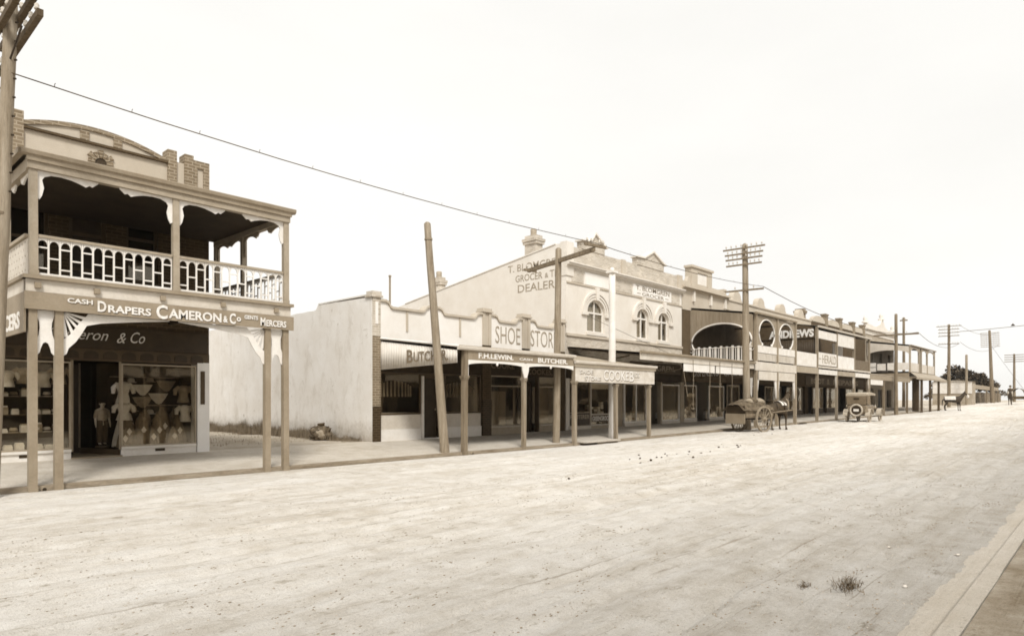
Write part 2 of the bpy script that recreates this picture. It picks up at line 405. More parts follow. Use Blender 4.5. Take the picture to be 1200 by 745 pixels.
def kerb(name, y0, y1, top, xs, material, amp):
    mb = MB()
    for a, b in zip(xs, xs[1:]):
        w = amp * N(a * 1.3, y0); u = amp * N(b * 1.3, y0)
        za, zb = gz(a) + top, gz(b) + top
        q = [(a, y0 + w, gz(a) - .1), (b, y0 + u, gz(b) - .1), (b, y1, gz(b) - .1), (a, y1, gz(a) - .1), (a, y0 + .02 + w, za + w), (b, y0 + .02 + u, zb + u), (b, y1, zb), (a, y1, za)]
        mb.add(q, [(0, 1, 5, 4), (4, 5, 6, 7), (3, 7, 6, 2)])
    o = mb.build(name, material); setp(o, kind='structure'); return o
kerb('left_kerb', 14.68, 14.905, .154, rng(-20, 30, .35) + rng(30, 88, 1) + [88], KERB, .022)
kerb('right_kerb', .80, .96, .10, rng(-6, 60, .5) + rng(60, 140, 4) + [140], GUTTER, .012)
# right kerb faces the road on its far side
mb = MB()
xs = rng(-6, 60, .5) + rng(60, 140, 4) + [140]
for a, b in zip(xs, xs[1:]):
    w, u = .012 * N(a * .7, 33), .012 * N(b * .7, 33)
    mb.add([(a, .955 + w, gz(a) + .1), (b, .955 + u, gz(b) + .1), (b, .985 + u, gz(b) - .02), (a, .985 + w, gz(a) - .02)], [(0, 1, 2, 3)])
setp(mb.build('right_kerb_face', KERB), kind='structure')
grid('gutter', rng(-1, 24, .06) + rng(24, 60, .4) + rng(60, 140, 5) + [140], [.975, 1.0, 1.03, 1.06, 1.09, 1.12, 1.15, 1.18, 1.21, 1.24, 1.27, 1.30, 1.33, 1.36], lambda x, y: gz(x) + .024 - .034 * ((y - .975) / .28) ** 2 + .010 * N(x * 1.5, y * 4) + .006 * N(x * 7, y * 11), GUTTER)
grid('right_footpath', rng(-8, 30, .12) + rng(30, 140, 4) + [140], rng(-4, .8, .12) + [.81], lambda x, y: gz(x) + .095 + .02 * N(x * 1.2, y * 1.4) * min(1, (.82 - y) * 3) + .008 * N(x * 5, y * 5) * min(1, (.82 - y) * 3), VERGE)
grid('vacant_lot', rng(7.8, 13.35, .15) + [13.35], rng(18.69, 34, .25) + [34], lambda x, y: gz(x) + .325 + (.05 * N(x * .8, y * .5) + .03 * N(x * 2.5, y * 2.5)) * min(1, max(0, (y - 18.8) * .5)), LOT)

# ================================================================== BUILDING HELPERS
S = 18.5; P = 14.7
F = front(S)
def shell(parent, x0, x1, zb, zt, y0=S + .3, y1=S + 11, th=.28, material=None, rear_drop=0.5, inner=True):
    m = material or FACADE2
    w = MB()
    for a, b in ((x0, x0 + th), (x1 - th, x1)):
        w.add([(a, y0, zb), (b, y0, zb), (b, y1, zb), (a, y1, zb), (a, y0, zt), (b, y0, zt), (b, y1, zt - rear_drop), (a, y1, zt - rear_drop)],
              [(0, 1, 5, 4), (1, 2, 6, 5), (2, 3, 7, 6), (3, 0, 4, 7), (4, 5, 6, 7)])
    w.box(x0 + th, x1 - th, y1 - th, y1, zb, zt - rear_drop - .05)
    w.build('wall', m, parent)
    r = MB(); r.add([(x0 + th, y0, zt - .35), (x1 - th, y0, zt - .35), (x1 - th, y1 - th, zt - rear_drop - .3), (x0 + th, y1 - th, zt - rear_drop - .3),
                     (x0 + th, y0, zt - .25), (x1 - th, y0, zt - .25), (x1 - th, y1 - th, zt - rear_drop - .2), (x0 + th, y1 - th, zt - rear_drop - .2)],
                    [(0, 1, 2, 3), (4, 5, 6, 7), (0, 1, 5, 4), (1, 2, 6, 5), (2, 3, 7, 6), (3, 0, 4, 7)])
    r.build('roof', ROOFM, parent)
    if inner:
        i = MB(); i.box(x0 + th, x1 - th, y0 + 2.6, y0 + 2.7, zb, zb + 3.2); i.box(x0 + th, x1 - th, y0 - .1, y0 + 2.6, zb + 2.75, zb + 2.85)
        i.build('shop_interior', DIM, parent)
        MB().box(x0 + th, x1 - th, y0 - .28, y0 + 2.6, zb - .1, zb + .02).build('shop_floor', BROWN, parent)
def post(parent, x, y, z0, z1, w=.14, material=TIMBER, cap=None, round_=False, name='post'):
    mb = MB()
    if round_: mb.tube([(x, y, z0), (x, y, z0 + (z1 - z0) * .5), (x, y, z1)], [w * .56, w * .5, w * .46], 10)
    else:
        mb.box(x - w/2, x + w/2, y - w/2, y + w/2, z0, z1)
        if cap:
            mb.box(x - w*.75, x + w*.75, y - w*.75, y + w*.75, cap, cap + .05); mb.box(x - w*.65, x + w*.65, y - w*.65, y + w*.65, cap - .05, cap - .001)
        mb.box(x - w*.56, x + w*.56, y - w*.56, y + w*.56, z0 - .04, z0 + .10)
    jx, jy = rnd.uniform(-.014, .014), rnd.uniform(-.008, .008); mb.v = [(a + jx * (c - z1) / (z1 - z0), b + jy * (c - z1) / (z1 - z0), c) for a, b, c in mb.v]
    return mb.build(name, material, parent)
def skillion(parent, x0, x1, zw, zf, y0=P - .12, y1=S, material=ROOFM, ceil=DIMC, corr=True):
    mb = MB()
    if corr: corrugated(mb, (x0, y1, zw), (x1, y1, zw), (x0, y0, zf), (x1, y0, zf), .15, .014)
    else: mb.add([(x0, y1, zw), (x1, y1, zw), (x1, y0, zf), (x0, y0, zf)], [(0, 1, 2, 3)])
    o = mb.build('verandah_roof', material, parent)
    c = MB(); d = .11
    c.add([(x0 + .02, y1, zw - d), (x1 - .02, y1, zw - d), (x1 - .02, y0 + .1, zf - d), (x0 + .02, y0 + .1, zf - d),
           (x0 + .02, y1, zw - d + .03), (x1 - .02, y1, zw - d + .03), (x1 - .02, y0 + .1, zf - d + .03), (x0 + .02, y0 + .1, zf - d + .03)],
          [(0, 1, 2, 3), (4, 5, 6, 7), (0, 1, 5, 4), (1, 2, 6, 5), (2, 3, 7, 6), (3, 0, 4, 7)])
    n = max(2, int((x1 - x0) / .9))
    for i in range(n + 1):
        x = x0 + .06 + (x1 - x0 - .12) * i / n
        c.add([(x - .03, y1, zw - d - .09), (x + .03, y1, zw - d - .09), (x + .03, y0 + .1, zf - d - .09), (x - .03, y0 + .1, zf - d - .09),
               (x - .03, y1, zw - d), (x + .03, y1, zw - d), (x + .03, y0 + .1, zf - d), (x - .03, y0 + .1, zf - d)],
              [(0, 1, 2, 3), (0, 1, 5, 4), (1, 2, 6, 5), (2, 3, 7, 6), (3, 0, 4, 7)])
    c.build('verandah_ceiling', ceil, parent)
    return o
def gutter(parent, x0, x1, y, z, material=STONEC, r=.07):
    mb = MB(); pr = [(y + .03, z + .05), (y + .03, z - .06), (y - .03, z - .06), (y - .075, z - .03), (y - .085, z + .035), (y - .07, z + .05)]
    n = len(pr); vs = [(x0, a, b) for a, b in pr] + [(x1, a, b) for a, b in pr]
    mb.add(vs, [list(range(n)), list(range(n, 2*n))] + [(i, (i+1) % n, n + (i+1) % n, n + i) for i in range(n)])
    return mb.build('gutter_pipe', material, parent)
def sign(parent, fr, u0, u1, v0, v1, d, material, texts=(), tm=None, name='sign_board', th=.035, lt='lettering'):
    s = MB().pbox(fr, u0, u1, v0, v1, d - th, d).build(name, material, parent)
    mb = MB()
    for t in texts: letters(mb, fr, t[0], t[1], t[2], t[3], t[4], d + .003, *(t[5:]))
    if texts: mb.build(lt, tm or LETW, s)
    return s

# ================================================================== 1 DRAPER'S SHOP
B = .33
draper = thing('draper_shop', (5.3, S, B), 'two storey brick draper shop with a white railed balcony beside the vacant lot', 'shop building', 'shop buildings along the footpath')
shell(draper, 2.6, 7.86, B, 7.4, y1=29, material=BRICKD)
w = MB(); holed(w, F, 2.6, 7.86, 2.98, 7.0, -.30, 0, [(3.35, 4.15, 4.75, 6.3), (4.55, 5.35, 3.98, 6.4), (5.8, 6.55, 4.75, 6.3)])
w.build('upper_wall', BRICKD, draper)
window(draper, F, 3.35, 4.15, 4.75, 6.3, BROWN, .07, -.16, -.08, GLASSD, trans=(5.5,))
window(draper, F, 5.8, 6.55, 4.75, 6.3, BROWN, .07, -.16, -.08, GLASSD, trans=(5.55, 5.85))
dd = frame_rect(MB(), F, 4.55, 5.35, 3.98, 6.4, .09, -.16, -.06, trans=(4.9, 5.75)).build('balcony_door', BROWN, draper)
MB().pbox(F, 4.6, 5.3, 4.02, 6.35, -.12, -.11).build('door_panel', DARKP, dd)
MB().box(2.9, 7.55, S + .5, S + .55, 4.0, 6.9).build('upstairs_room', DARKP, draper)
# parapet
top = [(3.66 + 3.11 * i / 20, 8.39 - .118 * (3.66 + 3.11 * i / 20 - 5.1) ** 2) for i in range(21)]
pl = MB(); pl.prism(F, [(3.66, 6.95), (6.77, 6.95)] + [(u, v - .1) for u, v in top[::-1]], -.3, .0); pl.pbox(F, 7.0, 7.2, 6.95, 8.07, -.28, 0); pl.pbox(F, 3.24, 3.45, 6.95, 8.07, -.28, 0)
par = pl.build('parapet', ROUGH, draper)
cp = MB(); cp.strip(F, [(u, v) for u, v in top], [(u, v - .105) for u, v in top], -.32, .04); cp.build('arched_coping', BRICK, par)
st = MB(); st.pbox(F, 3.66, 6.77, 7.96, 8.02, -.05, .07); st.build('string_course', BRICKD, par)
for a, b in ((4.78, 4.97), (5.50, 5.69)): MB().pbox(F, a, b, 8.022, 8.262, -.02, .03).build('brick_panel', BRICK, par)
for a, b, t in ((3.45, 3.66, 8.34), (6.77, 7.0, 8.34), (7.2, 7.43, 8.33)): MB().pbox(F, a, b, 6.9, t, -.33, .05).build('brick_pier', BRICK, par)
q = holed(MB(), F, 7.43, 7.86, 6.9, 8.23, -.3, .03, [(7.54, 7.70, 7.5, 8.02)]).build('brick_pier', BRICK, par)
MB().pbox(F, 7.54, 7.70, 7.5, 8.02, -.2, -.005).build('inset_panel', ROUGH, q)
q = holed(MB(), F, 2.6, 3.24, 6.9, 8.23, -.3, .03, [(2.78, 3.0, 7.5, 8.02)]).build('brick_pier', BRICK, par)
fan = MB()
for i in range(7):
    a0, a1 = 180 * i / 7 + 2, 180 * (i + 1) / 7 - 2; r = .33 if i % 2 else .28
    fan.prism(F, [(5.22 + .13 * math.cos(R(a0)), 7.55 + .13 * math.sin(R(a0))), (5.22 + r * math.cos(R(a0)), 7.55 + r * math.sin(R(a0))), (5.22 + r * math.cos(R(a1)), 7.55 + r * math.sin(R(a1))), (5.22 + .13 * math.cos(R(a1)), 7.55 + .13 * math.sin(R(a1)))], -.02, .045)
fan.build('fan_vent', BRICK, par)
MB().prism(F, [(5.22 + .125 * c, 7.55 + .125 * s_) for c, s_ in [(math.cos(R(t)), math.sin(R(t))) for t in range(0, 181, 20)]], -.02, .02).build('vent_opening', DARKP, par)
# ground floor: two show windows either side of a deep doorway
rp = MB().pbox(F, 7.54, 7.86, B - .1, 2.75, -.4, .03).build('end_pier', mat('white_paint_lit', .86, .8, .04, 3), draper)  # paler white than the other pier: light from the open verandah end painted in
MB().pbox(F, 7.62, 7.73, 1.62, 2.52, .03, .05).build('notice_board', BROWN, rp)
MB().pbox(F, 2.6, 2.8, B - .1, 2.75, -.4, .03).build('end_pier', WHITE, draper)
MB().pbox(F, 2.6, 7.86, 2.7, 2.98, -.25, .02).build('transom_beam', BROWN, draper)
tl = MB()
for i in range(12):
    x = 2.75 + i * .42
    tl.prism(F, [(x, 2.74), (x + .32, 2.74)] + arc(x + .16, 2.86, .16, .08, 0, 180, 6), .021, .035)
tl.build('transom_light', DARKP, draper)
sb = sign(draper, F, 2.7, 7.8, 3.0, 3.55, .04, DARKP)
mb = MB(); letters(mb, F, 'Cameron', 4.12, 5.38, 3.2, 3.46, .043, .0, .4); letters(mb, F, '&', 5.57, 5.78, 3.16, 3.42, .043, .0, .4); letters(mb, F, 'Co', 5.88, 6.22, 3.18, 3.46, .043, .0, .4); mb.build('lettering', LETW, sb)
def showwin(parent, u0, u1, zs, zt, fr=F, material=BUFF, stall=WHITE, depth=1.15, ret=None):
    sr = MB().pbox(fr, u0, u1, B - .08, zs - .06, -.14, -.01).build('stall_riser', stall, parent)
    MB().pbox(fr, (u0 + u1) / 2 - .12, (u0 + u1) / 2 + .12, B + .08, B + .15, -.02, -.004).build('floor_vent', DARKP, sr)
    MB().pbox(fr, u0, u1, zs - .06, zs, -.16, .03).build('window_sill', stall, parent)
    MB().pbox(fr, u0 + .02, u1 - .02, zs - .04, zs - .01, -depth, -.16).build('window_platform', BROWN, parent)
    return window(parent, fr, u0, u1, zs, zt, material, .04, -.05, .005)
showwin(draper, 5.68, 7.52, .56, 2.66)
showwin(draper, 2.8, 4.6, .56, 2.66)
for xx, nm in ((5.66, 1), (4.62, -1)):      # glazed returns of the recess
    x2 = xx - (.5 if nm > 0 else -.1)
    f = MB().tube([(xx, S + .02, .5), (xx, S + .02, 2.7)], .03, 8).build('window_post', PALETIMBER, draper); MB().tube([(x2, S + 1.5, .5), (x2, S + 1.5, 2.7)], .025, 8).build('window_post', PALETIMBER, draper)
    mb = MB(); mb.add([(xx, S + .05, .56), (x2, S + 1.48, .56), (x2, S + 1.48, 2.66), (xx, S + .05, 2.66)], [(0, 1, 2, 3)]); mb.build('return_pane', GLASS, f)
    mb = MB(); mb.add([(xx, S + .03, B - .05), (x2, S + 1.5, B - .05), (x2, S + 1.5, .5), (xx, S + .03, .5)], [(0, 1, 2, 3)]); mb.build('stall_riser', BROWN, draper)
MB().box(4.72, 5.16, S + 1.5, S + 1.56, B, 2.66).build('shop_door', DARKP, draper)
MB().box(4.6, 5.68, S - .1, S + 1.5, B - .06, B + .03).build('door_step', STONEC, draper)
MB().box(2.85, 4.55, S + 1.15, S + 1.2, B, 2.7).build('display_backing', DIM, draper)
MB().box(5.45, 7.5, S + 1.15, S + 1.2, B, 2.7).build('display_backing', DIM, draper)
# verandah
VX0, VX1 = 2.98, 8.1
FP = front(P - .075)                       # front face of posts
LP = leftf(VX0 - .05)
for x in (3.04, 3.45, 7.58, 8.03): post(draper, x, P - .01, .06, 3.42, .135, STONEC)
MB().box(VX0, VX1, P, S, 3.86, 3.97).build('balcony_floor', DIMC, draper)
jb = MB()
for i in range(9): jb.box(VX0 + .1 + i * .62, VX0 + .2 + i * .62, P + .05, S, 3.72, 3.86)
jb.build('floor_joist', DIMC, draper)
sb = sign(draper, FP, 2.9, 8.2, 3.40, 3.72, .05, STONEC, name='fascia_board')
mb = MB(); mc = MB()
for t, a, b, c, d in (('CASH', 3.56, 3.98, 3.57, 3.66), ('D', 4.06, 4.21, 3.45, 3.66), ('RAPERS', 4.24, 5.02, 3.45, 3.60), ('C', 5.12, 5.34, 3.41, 3.70), ('AMERON', 5.36, 6.46, 3.44, 3.64), ('&', 6.5, 6.6, 3.45, 3.6), ('C', 6.64, 6.78, 3.43, 3.67), ('o', 6.8, 6.9, 3.5, 3.6), ('GENTS', 6.98, 7.3, 3.57, 3.66), ('M', 7.36, 7.48, 3.45, 3.64), ('ERCERS', 7.5, 8.0, 3.45, 3.6)):
    letters(mb, FP, t, a, b, c, d, .062, .03)
    letters(mc, FP, t, a + .012, b + .012, c - .012, d - .012, .053, .03)
mb.build('lettering', LETW, sb); mc.build('lettering_shade', LETD, sb)
MB().pbox(FP, 2.93, 8.13, 3.725, 3.95, -.03, .03).build('joist_fascia', CREAM, draper)
jb = MB()
for x in (3.1, 4.05, 5.25, 6.5, 7.75): jb.pbox(FP, x - .05, x + .05, 3.79, 3.89, .03, .09)
jb.build('joist_end', STONEC, draper)
MB().pbox(FP, 2.88, 8.18, 3.952, 4.02, -.14, .1).build('floor_moulding', STONEC, draper)
# left return: lettered end board and fretwork
sb = sign(draper, leftf(2.93), P - .06, S - .1, 2.98, 3.71, .03, STONEC, [('MERCERS', 17.2, 14.93, 3.06, 3.38, .03)], name='end_board')
MB().pbox(leftf(2.95), P + .1, S, 3.715, 3.95, -.03, .02).build('joist_fascia', CREAM, draper)
MB().pbox(leftf(2.95), P - .16, S, 3.952, 4.018, -.1, .08).build('floor_moulding', STONEC, draper)
holes = []
for i in range(16):
    u = P + .25 + i * .22
    for j in range(5): holes.append((u + (j % 2) * .1, u + (j % 2) * .1 + .055, 4.12 + j * .13, 4.12 + j * .13 + .05))
fw = MB()
for u0 in [P + .08 + k * .9 for k in range(4)]:
    hs = [h for h in holes if u0 < h[0] and h[1] < u0 + .9]
    holed(fw, leftf(2.99), u0, u0 + .9, 4.04, 4.72, -.02, 0, hs)
fw.build('fretwork_panel', CREAM, draper)
MB().pbox(leftf(2.97), P + .07, S, 4.73, 4.79, -.05, .03).build('handrail', BUFF, draper)
def balustrade(parent, fr, u0, u1, v0, v1, pitch=.185, material=WHITE, rail=BUFF):
    n = round((u1 - u0) / pitch); p = (u1 - u0) / n; mb = MB(); w = .028
    mb.pbox(fr, u0, u1, v0, v0 + .04, -.02, .02)
    for i in range(n + 1):
        u = u0 + i * p; mb.pbox(fr, u - w/2 if i else u, u + w/2 if i < n else u, v0 + .04, v1 - .05, -.015, .015)
    for i in range(n):
        a = u0 + i * p + w/2; b = a + p - w; m = (a + b) / 2; r = (b - a) / 2
        in_ = arc(m, v1 - .17, r * .92, r * 1.0, 180, 0, 8)
        mb.strip(fr, [(u, v1 - .05) for u, v in in_], in_, -.012, .012)
        for q in ((v0 + .31,) if i % 2 else (v0 + .12, v0 + .50)): mb.pbox(fr, a, b, q, q + .026, -.012, .012)
    b_ = mb.build('balustrade', material, parent)
    MB().pbox(fr, u0, u1, v1 - .05, v1, -.04, .045).build('handrail', rail, parent)
FB = front(P)
balustrade(draper, FB, 3.11, 5.47, 4.05, 4.79); balustrade(draper, FB, 5.61, 7.98, 4.05, 4.79)
balustrade(draper, leftf(8.04), P + .08, 16.78, 4.05, 4.79); balustrade(draper, leftf(8.04), 16.92, S - .05, 4.05, 4.79)
for x, y in ((3.05, P), (5.54, P), (8.05, P), (8.05, 16.85), (3.05, 16.85), (8.05, S - .06)): post(draper, x, y, 4.02, 5.99, .125, BUFF)
MB().pbox(FP, 2.95, 8.13, 5.97, 6.18, -.14, .02).build('eaves_beam', BUFF, draper)
MB().pbox(FP, 2.93, 8.15, 6.1, 6.19, .02, .06).build('eaves_moulding', STONEC, draper)
MB().box(2.97, 3.1, P + .08, S, 5.97, 6.18).build('eaves_beam', BUFF, draper)
MB().box(7.98, 8.11, P + .08, S, 5.97, 6.18).build('eaves_beam', BUFF, draper)
gutter(draper, 2.84, 8.24, P - .1, 6.24, STONEC)
mb = MB(); mb.box(2.80, 2.9, P - .13, S, 6.19, 6.29); mb.build('gutter_pipe', STONEC, draper)
mb = MB(); mb.box(8.15, 8.24, P - .1, S, 6.19, 6.29); mb.build('gutter_pipe', STONEC, draper)
mb = MB(); mb.add([(2.85, P - .13, 6.29), (8.22, P - .13, 6.29), (7.6, S, 6.95), (3.3, S, 6.95), (2.85, S, 6.29), (8.22, S, 6.29)], [(0, 1, 2, 3), (0, 3, 4), (1, 5, 2)]); mb.build('verandah_roof', ROOFM, draper)
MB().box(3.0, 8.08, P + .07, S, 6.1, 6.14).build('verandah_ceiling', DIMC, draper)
BR = [(0, 0), (0, -.50), (.04, -.53), (.08, -.45), (.11, -.31), (.08, -.165), (.12, -.10), (.23, -.05), (.385, -.04), (.56, -.06), (.70, -.10), (.79, -.135), (.85, -.09), (.90, -.11), (.99, -.03), (1.0, 0)]
def bracket(parent, fr, u, v, sgn, material=WHITE, k=1.0, name='valance_bracket', kv=1.0):
    pts = [(u + sgn * a * k, v + b * kv) for a, b in BR]
    return MB().prism(fr, pts if sgn < 0 else pts[::-1], -.015, .015).build(name, material, parent)
for u, s_ in ((3.11, 1), (5.48, -1), (5.60, 1), (7.99, -1)): bracket(draper, FB, u, 5.97, s_)
for y, s_ in ((P + .07, 1), (16.79, -1), (16.91, 1), (S - .1, -1)): bracket(draper, leftf(8.05), y, 5.97, s_, BUFF, .8)
for y, s_ in ((P + .07, 1), (16.79, -1)): bracket(draper, leftf(3.05), y, 5.97, s_, WHITE, .8)
def fanbracket(parent, fr, u, v, sgn):
    out = [(0, -.83), (.056, -.79), (.09, -.68), (.21, -.55), (.30, -.40), (.39, -.23), (.63, -.165), (1.2, -.09), (1.9, -.015)]
    inn = [(0, -.52), (.06, -.47), (.12, -.41), (.19, -.31), (.26, -.20), (.34, -.10), (.42, -.0), (1.2, 0), (1.9, 0)]
    f = lambda l: [(u + sgn * a, v + b) for a, b in l]
    mb = MB(); mb.strip(fr, f(out), f(inn), -.015, .015)
    for a in (14, 32, 50, 68, 84):
        L = .47 if a > 40 else .42
        c, s_ = math.cos(R(a)), math.sin(R(a)); p, q = (.02 * c, -.02 * s_), (L * c, -L * s_); n_ = (-s_, -c)
        mb.prism(fr, f([(p[0] + n_[0] * .008, p[1] + n_[1] * .008), (q[0] + n_[0] * .03, q[1] + n_[1] * .03), (q[0] - n_[0] * .03, q[1] - n_[1] * .03), (p[0] - n_[0] * .008, p[1] - n_[1] * .008)]), -.012, .012)
    return mb.build('fan_bracket', WHITE, parent)
fanbracket(draper, FB, 3.52, 3.40, 1); fanbracket(draper, FB, 7.51, 3.40, -1)
for u0, u1 in ((3.11, 3.38), (7.65, 7.96)):
    w = u1 - u0
    poly = [(0, 0), (0, -.1), (.13, -.22), (.16, -.33), (.1, -.45), (0, -.54), (0, -.83), (.16, -.78), (.22, -.70), (.34, -.61), (.5, -.585), (.66, -.61), (.78, -.70), (.84, -.78), (1, -.83), (1, -.54), (.9, -.45), (.84, -.33), (.87, -.22), (1, -.1), (1, 0)]
    MB().prism(FB, [(u0 + a * w, 3.40 + b) for a, b in poly], -.015, .015).build('fret_panel', WHITE, draper)

# ================================================================== 2 BUTCHER
butcher = thing('butcher_shop', (16, S, B), 'single storey butcher shop with a long stained white side wall and a corrugated end panel', 'shop building', 'shop buildings along the footpath')
w = MB()
w.add([(13.28, S + .02, B - .3), (13.56, S + .02, B - .3), (13.56, 33, B - .3), (13.28, 33, B - .3)], [(0, 1, 2, 3)])
w.prism(lambda u, v, d: (13.262 + d, u, v), [(S - .01, B - .3), (33, B - .3)] + [(33 - i * .2, 4.92 + .0125 * i * .2 + .022 * N(i * .7, 2)) for i in range(56)] + [(21.83, 5.24)] + [(21.7 - i * .2, 5.24 - .003 * i + .018 * N(i * .9, 5)) for i in range(16)] + [(S - .01, 5.19)], 0, .28)
w.build('side_wall', LIME, butcher)
cpm = MB(); cpm.prism(lambda u, v, d: (13.25 + d, u, v), [(S + .02, 5.275), (21.81, 5.245), (21.81, 5.29), (S + .02, 5.32)], 0, .33); cpm.build('wall_coping', LIME, butcher)
w = MB().box(18.4, 18.6, S + .32, 30, B, 4.3).box(13.56, 18.4, 30, 30.2, B, 4.0).build('wall', FACADE2, butcher)
mb = MB(); corrugated(mb, (13.57, S + .3, 4.5), (18.4, S + .3, 4.5), (13.57, 30, 4.0), (18.4, 30, 4.0), .15, .014); mb.build('roof', ROOFM, butcher)
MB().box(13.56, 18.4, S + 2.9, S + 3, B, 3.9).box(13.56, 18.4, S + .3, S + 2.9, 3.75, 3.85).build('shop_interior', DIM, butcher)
MB().tube([(14.47, S + .6, 4.4), (14.47, S + .6, 6.1)], .035, 8).tube([(14.47, S + .6, 6.1), (14.47, S + .6, 6.16)], .05, 8).build('flue_pipe', STONEC, butcher)
def scallop(x0, x1, hi=5.08, lo=4.86):
    return [(x0, hi), (x0 + .22, hi), (x0 + .34, hi - .05), (x0 + .42, lo + .04), (x0 + .52, lo), (x1 - .5, lo), (x1 - .4, lo + .03), (x1 - .28, hi - .05), (x1 - .16, hi), (x1, hi)]
def scallop_parapet(parent, x0, x1, bays, piers, zb=3.6):
    wl = MB(); cp = MB()
    for a, b in bays:
        s_ = scallop(a, b); wl.prism(F, [(a, zb), (b, zb)] + s_[::-1], -.28, 0)
        cp.strip(F, [(u, v + .09) for u, v in s_], [(u, v + .005) for u, v in s_], -.31, .07)
    o = wl.build('parapet', PARAPETW, parent); cp.build('coping', FACADE2, o)
    return o
pp = scallop_parapet(butcher, 13.59, 18.5, [(13.59, 15.92), (16.02, 18.5)], [])
for x in (14.75, 17.3): MB().pbox(F, x - .04, x + .04, 4.15, 4.84, 0, .035).build('hanging_strip', FACADE2, pp)
pr = MB().pbox(F, 13.28, 13.59, 3.9, 5.2, -.27, .05).build('brick_pier', BRICKP, butcher)
MB().pbox(F, 13.37, 13.48, 4.3, 5.05, .05, .07).build('pier_panel', PARAPETW, pr)
MB().pbox(F, 13.2, 13.66, 5.2, 5.27, -.3, .1).pbox(F, 13.24, 13.62, 5.272, 5.40, -.28, .07).build('pier_cap', BRICKP, pr)
MB().pbox(F, 15.92, 16.02, 3.9, 5.15, -.28, .04).build('brick_pier', FACADE2, butcher)
MB().pbox(F, 13.28, 13.6, B - .2, 1.52, -.27, .06).build('pier_base', BRICKDK, butcher)
MB().pbox(F, 13.28, 13.6, 1.523, 3.9, -.27, .04).build('pier_shaft', BRICK, butcher)
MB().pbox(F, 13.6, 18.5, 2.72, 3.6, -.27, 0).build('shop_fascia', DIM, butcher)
for a, b in ((13.62, 15.42), (16.55, 18.46)):
    sr = MB().pbox(F, a, b, B - .1, .72, -.2, 0).build('stall_riser', WHITE, butcher)
    MB().pbox(F, a, b, .723, 1.22, -.2, -.04).build('tiled_panel', CREAM, butcher)
    wf = window(butcher, F, a, b, 1.23, 2.7, BROWN, .05, -.1, -.02)
    ins = MB().pbox(F, a + .05, b - .05, 1.24, 1.28, -1.1, -.1).build('marble_slab', WHITE, butcher)
    rail = MB(); m = (a + b) / 2
    ar = arc(m, 2.1, (b - a) / 2 - .08, .34, 172, 8, 14); rail.tube([(u, S + .32, v) for u, v in ar], .022, 6)
    for i in range(2, 13): rail.tube([(ar[i][0], S + .32, ar[i][1]), (ar[i][0], S + .32, 1.95)], .010, 5)
    rail.build('meat_rail', DARKMETAL, butcher)
    bl = MB()
    for i in range(2, 13): bl.box(ar[i][0] - .045, ar[i][0] + .03, S + .36, S + .37, 1.85, ar[i][1] - .03)
    bl.build('striped_pelmet', BUFF, butcher)
MB().pbox(F, 15.44, 15.52, B, 2.6, -.12, .03).build('door_jamb', WHITE, butcher)
dr = MB().pbox(F, 15.56, 16.34, B + .02, 2.5, -.3, -.24).build('shop_door', DARKP, butcher)
MB().tube([(16.25, S + .2, 1.35), (16.25, S + .2, 1.42)], .03, 8).build('handle', STONEC, dr)
MB().pbox(F, 15.52, 16.5, B - .1, B + .03, -.3, .06).build('door_step', WHITE, butcher)
MB().pbox(F, 16.36, 16.52, B, 2.7, -.2, 0).build('door_jamb', BROWN, butcher)
MB().pbox(F, 15.52, 16.36, 2.52, 2.72, -.28, -.2).build('door_lintel', BROWN, butcher)
# verandah with lettered corrugated end
VB0, VB1 = 13.62, 19.3
skillion(butcher, VB0, VB1, 3.82, 3.36, ceil=DIMC)
ep = MB(); corrugated(ep, (VB0, S - .01, 3.72), (VB0, P - .02, 3.24), (VB0, S - .01, 2.76), (VB0, P - .02, 2.86), .13, .022); e_ = ep.build('end_panel', IRONW, butcher)
mb = MB(); letters(mb, leftf(VB0), 'B', 17.05, 16.74, 2.93, 3.36, .03, .02); letters(mb, leftf(VB0), 'UTCHER.', 16.70, 15.05, 2.95, 3.28, .03, .015); mb.build('lettering', LETG, e_)
mb = MB(); mb.tube([(VB0 - .02, S, 3.83), (VB0 - .02, P - .1, 3.36)], .035, 8); mb.build('barge_roll', PARAPETW, butcher)
sb = sign(butcher, FP, 14.0, 19.3, 2.97, 3.25, .02, BROWN)
sb.data.materials[0] = mat('sign_brown', .24, .6, .15, 3)
mb = MB(); letters(mb, FP, 'F.H.LEWIN.', 14.45, 16.05, 3.03, 3.20, .024, .03); letters(mb, FP, 'CASH', 16.35, 17.0, 3.05, 3.13, .024, .02); letters(mb, FP, 'BUTCHER.', 17.3, 18.95, 3.01, 3.18, .024, .03); mb.build('lettering', LETW, sb)
vb = MB()
for a, b in ((14.02, 16.6), (16.74, 19.3)):
    pts = arc((a + b) / 2, 2.80, (b - a) / 2, .1, 180, 0, 16)
    vb.strip(FP, [(u, 2.968) for u, v in pts], pts, -.02, .015); vb.blob(((a + b) / 2, P - .07, 2.87), (.05, .03, .06), 1, 0)
vb.build('valance', WHITE, butcher)
gutter(butcher, VB0 - .05, 19.36, P - .1, 3.31, CREAM)
post(butcher, 13.94, P - .01, .06, 3.25, .15, TIMBER, 2.42); post(butcher, 16.67, P - .01, .06, 3.0, .125, PALETIMBER, 2.42); post(butcher, 19.46, P - .01, .06, 3.0, .14, PALETIMBER, 2.38)
for x in (16.67,):
    sh = MB().prism(FP, [(x - .17, 2.95), (x - .15, 2.7), (x - .05, 2.44), (x, 2.4), (x + .05, 2.44), (x + .15, 2.7), (x + .17, 2.95)], -.02, .02).build('post_shield', WHITE, butcher)
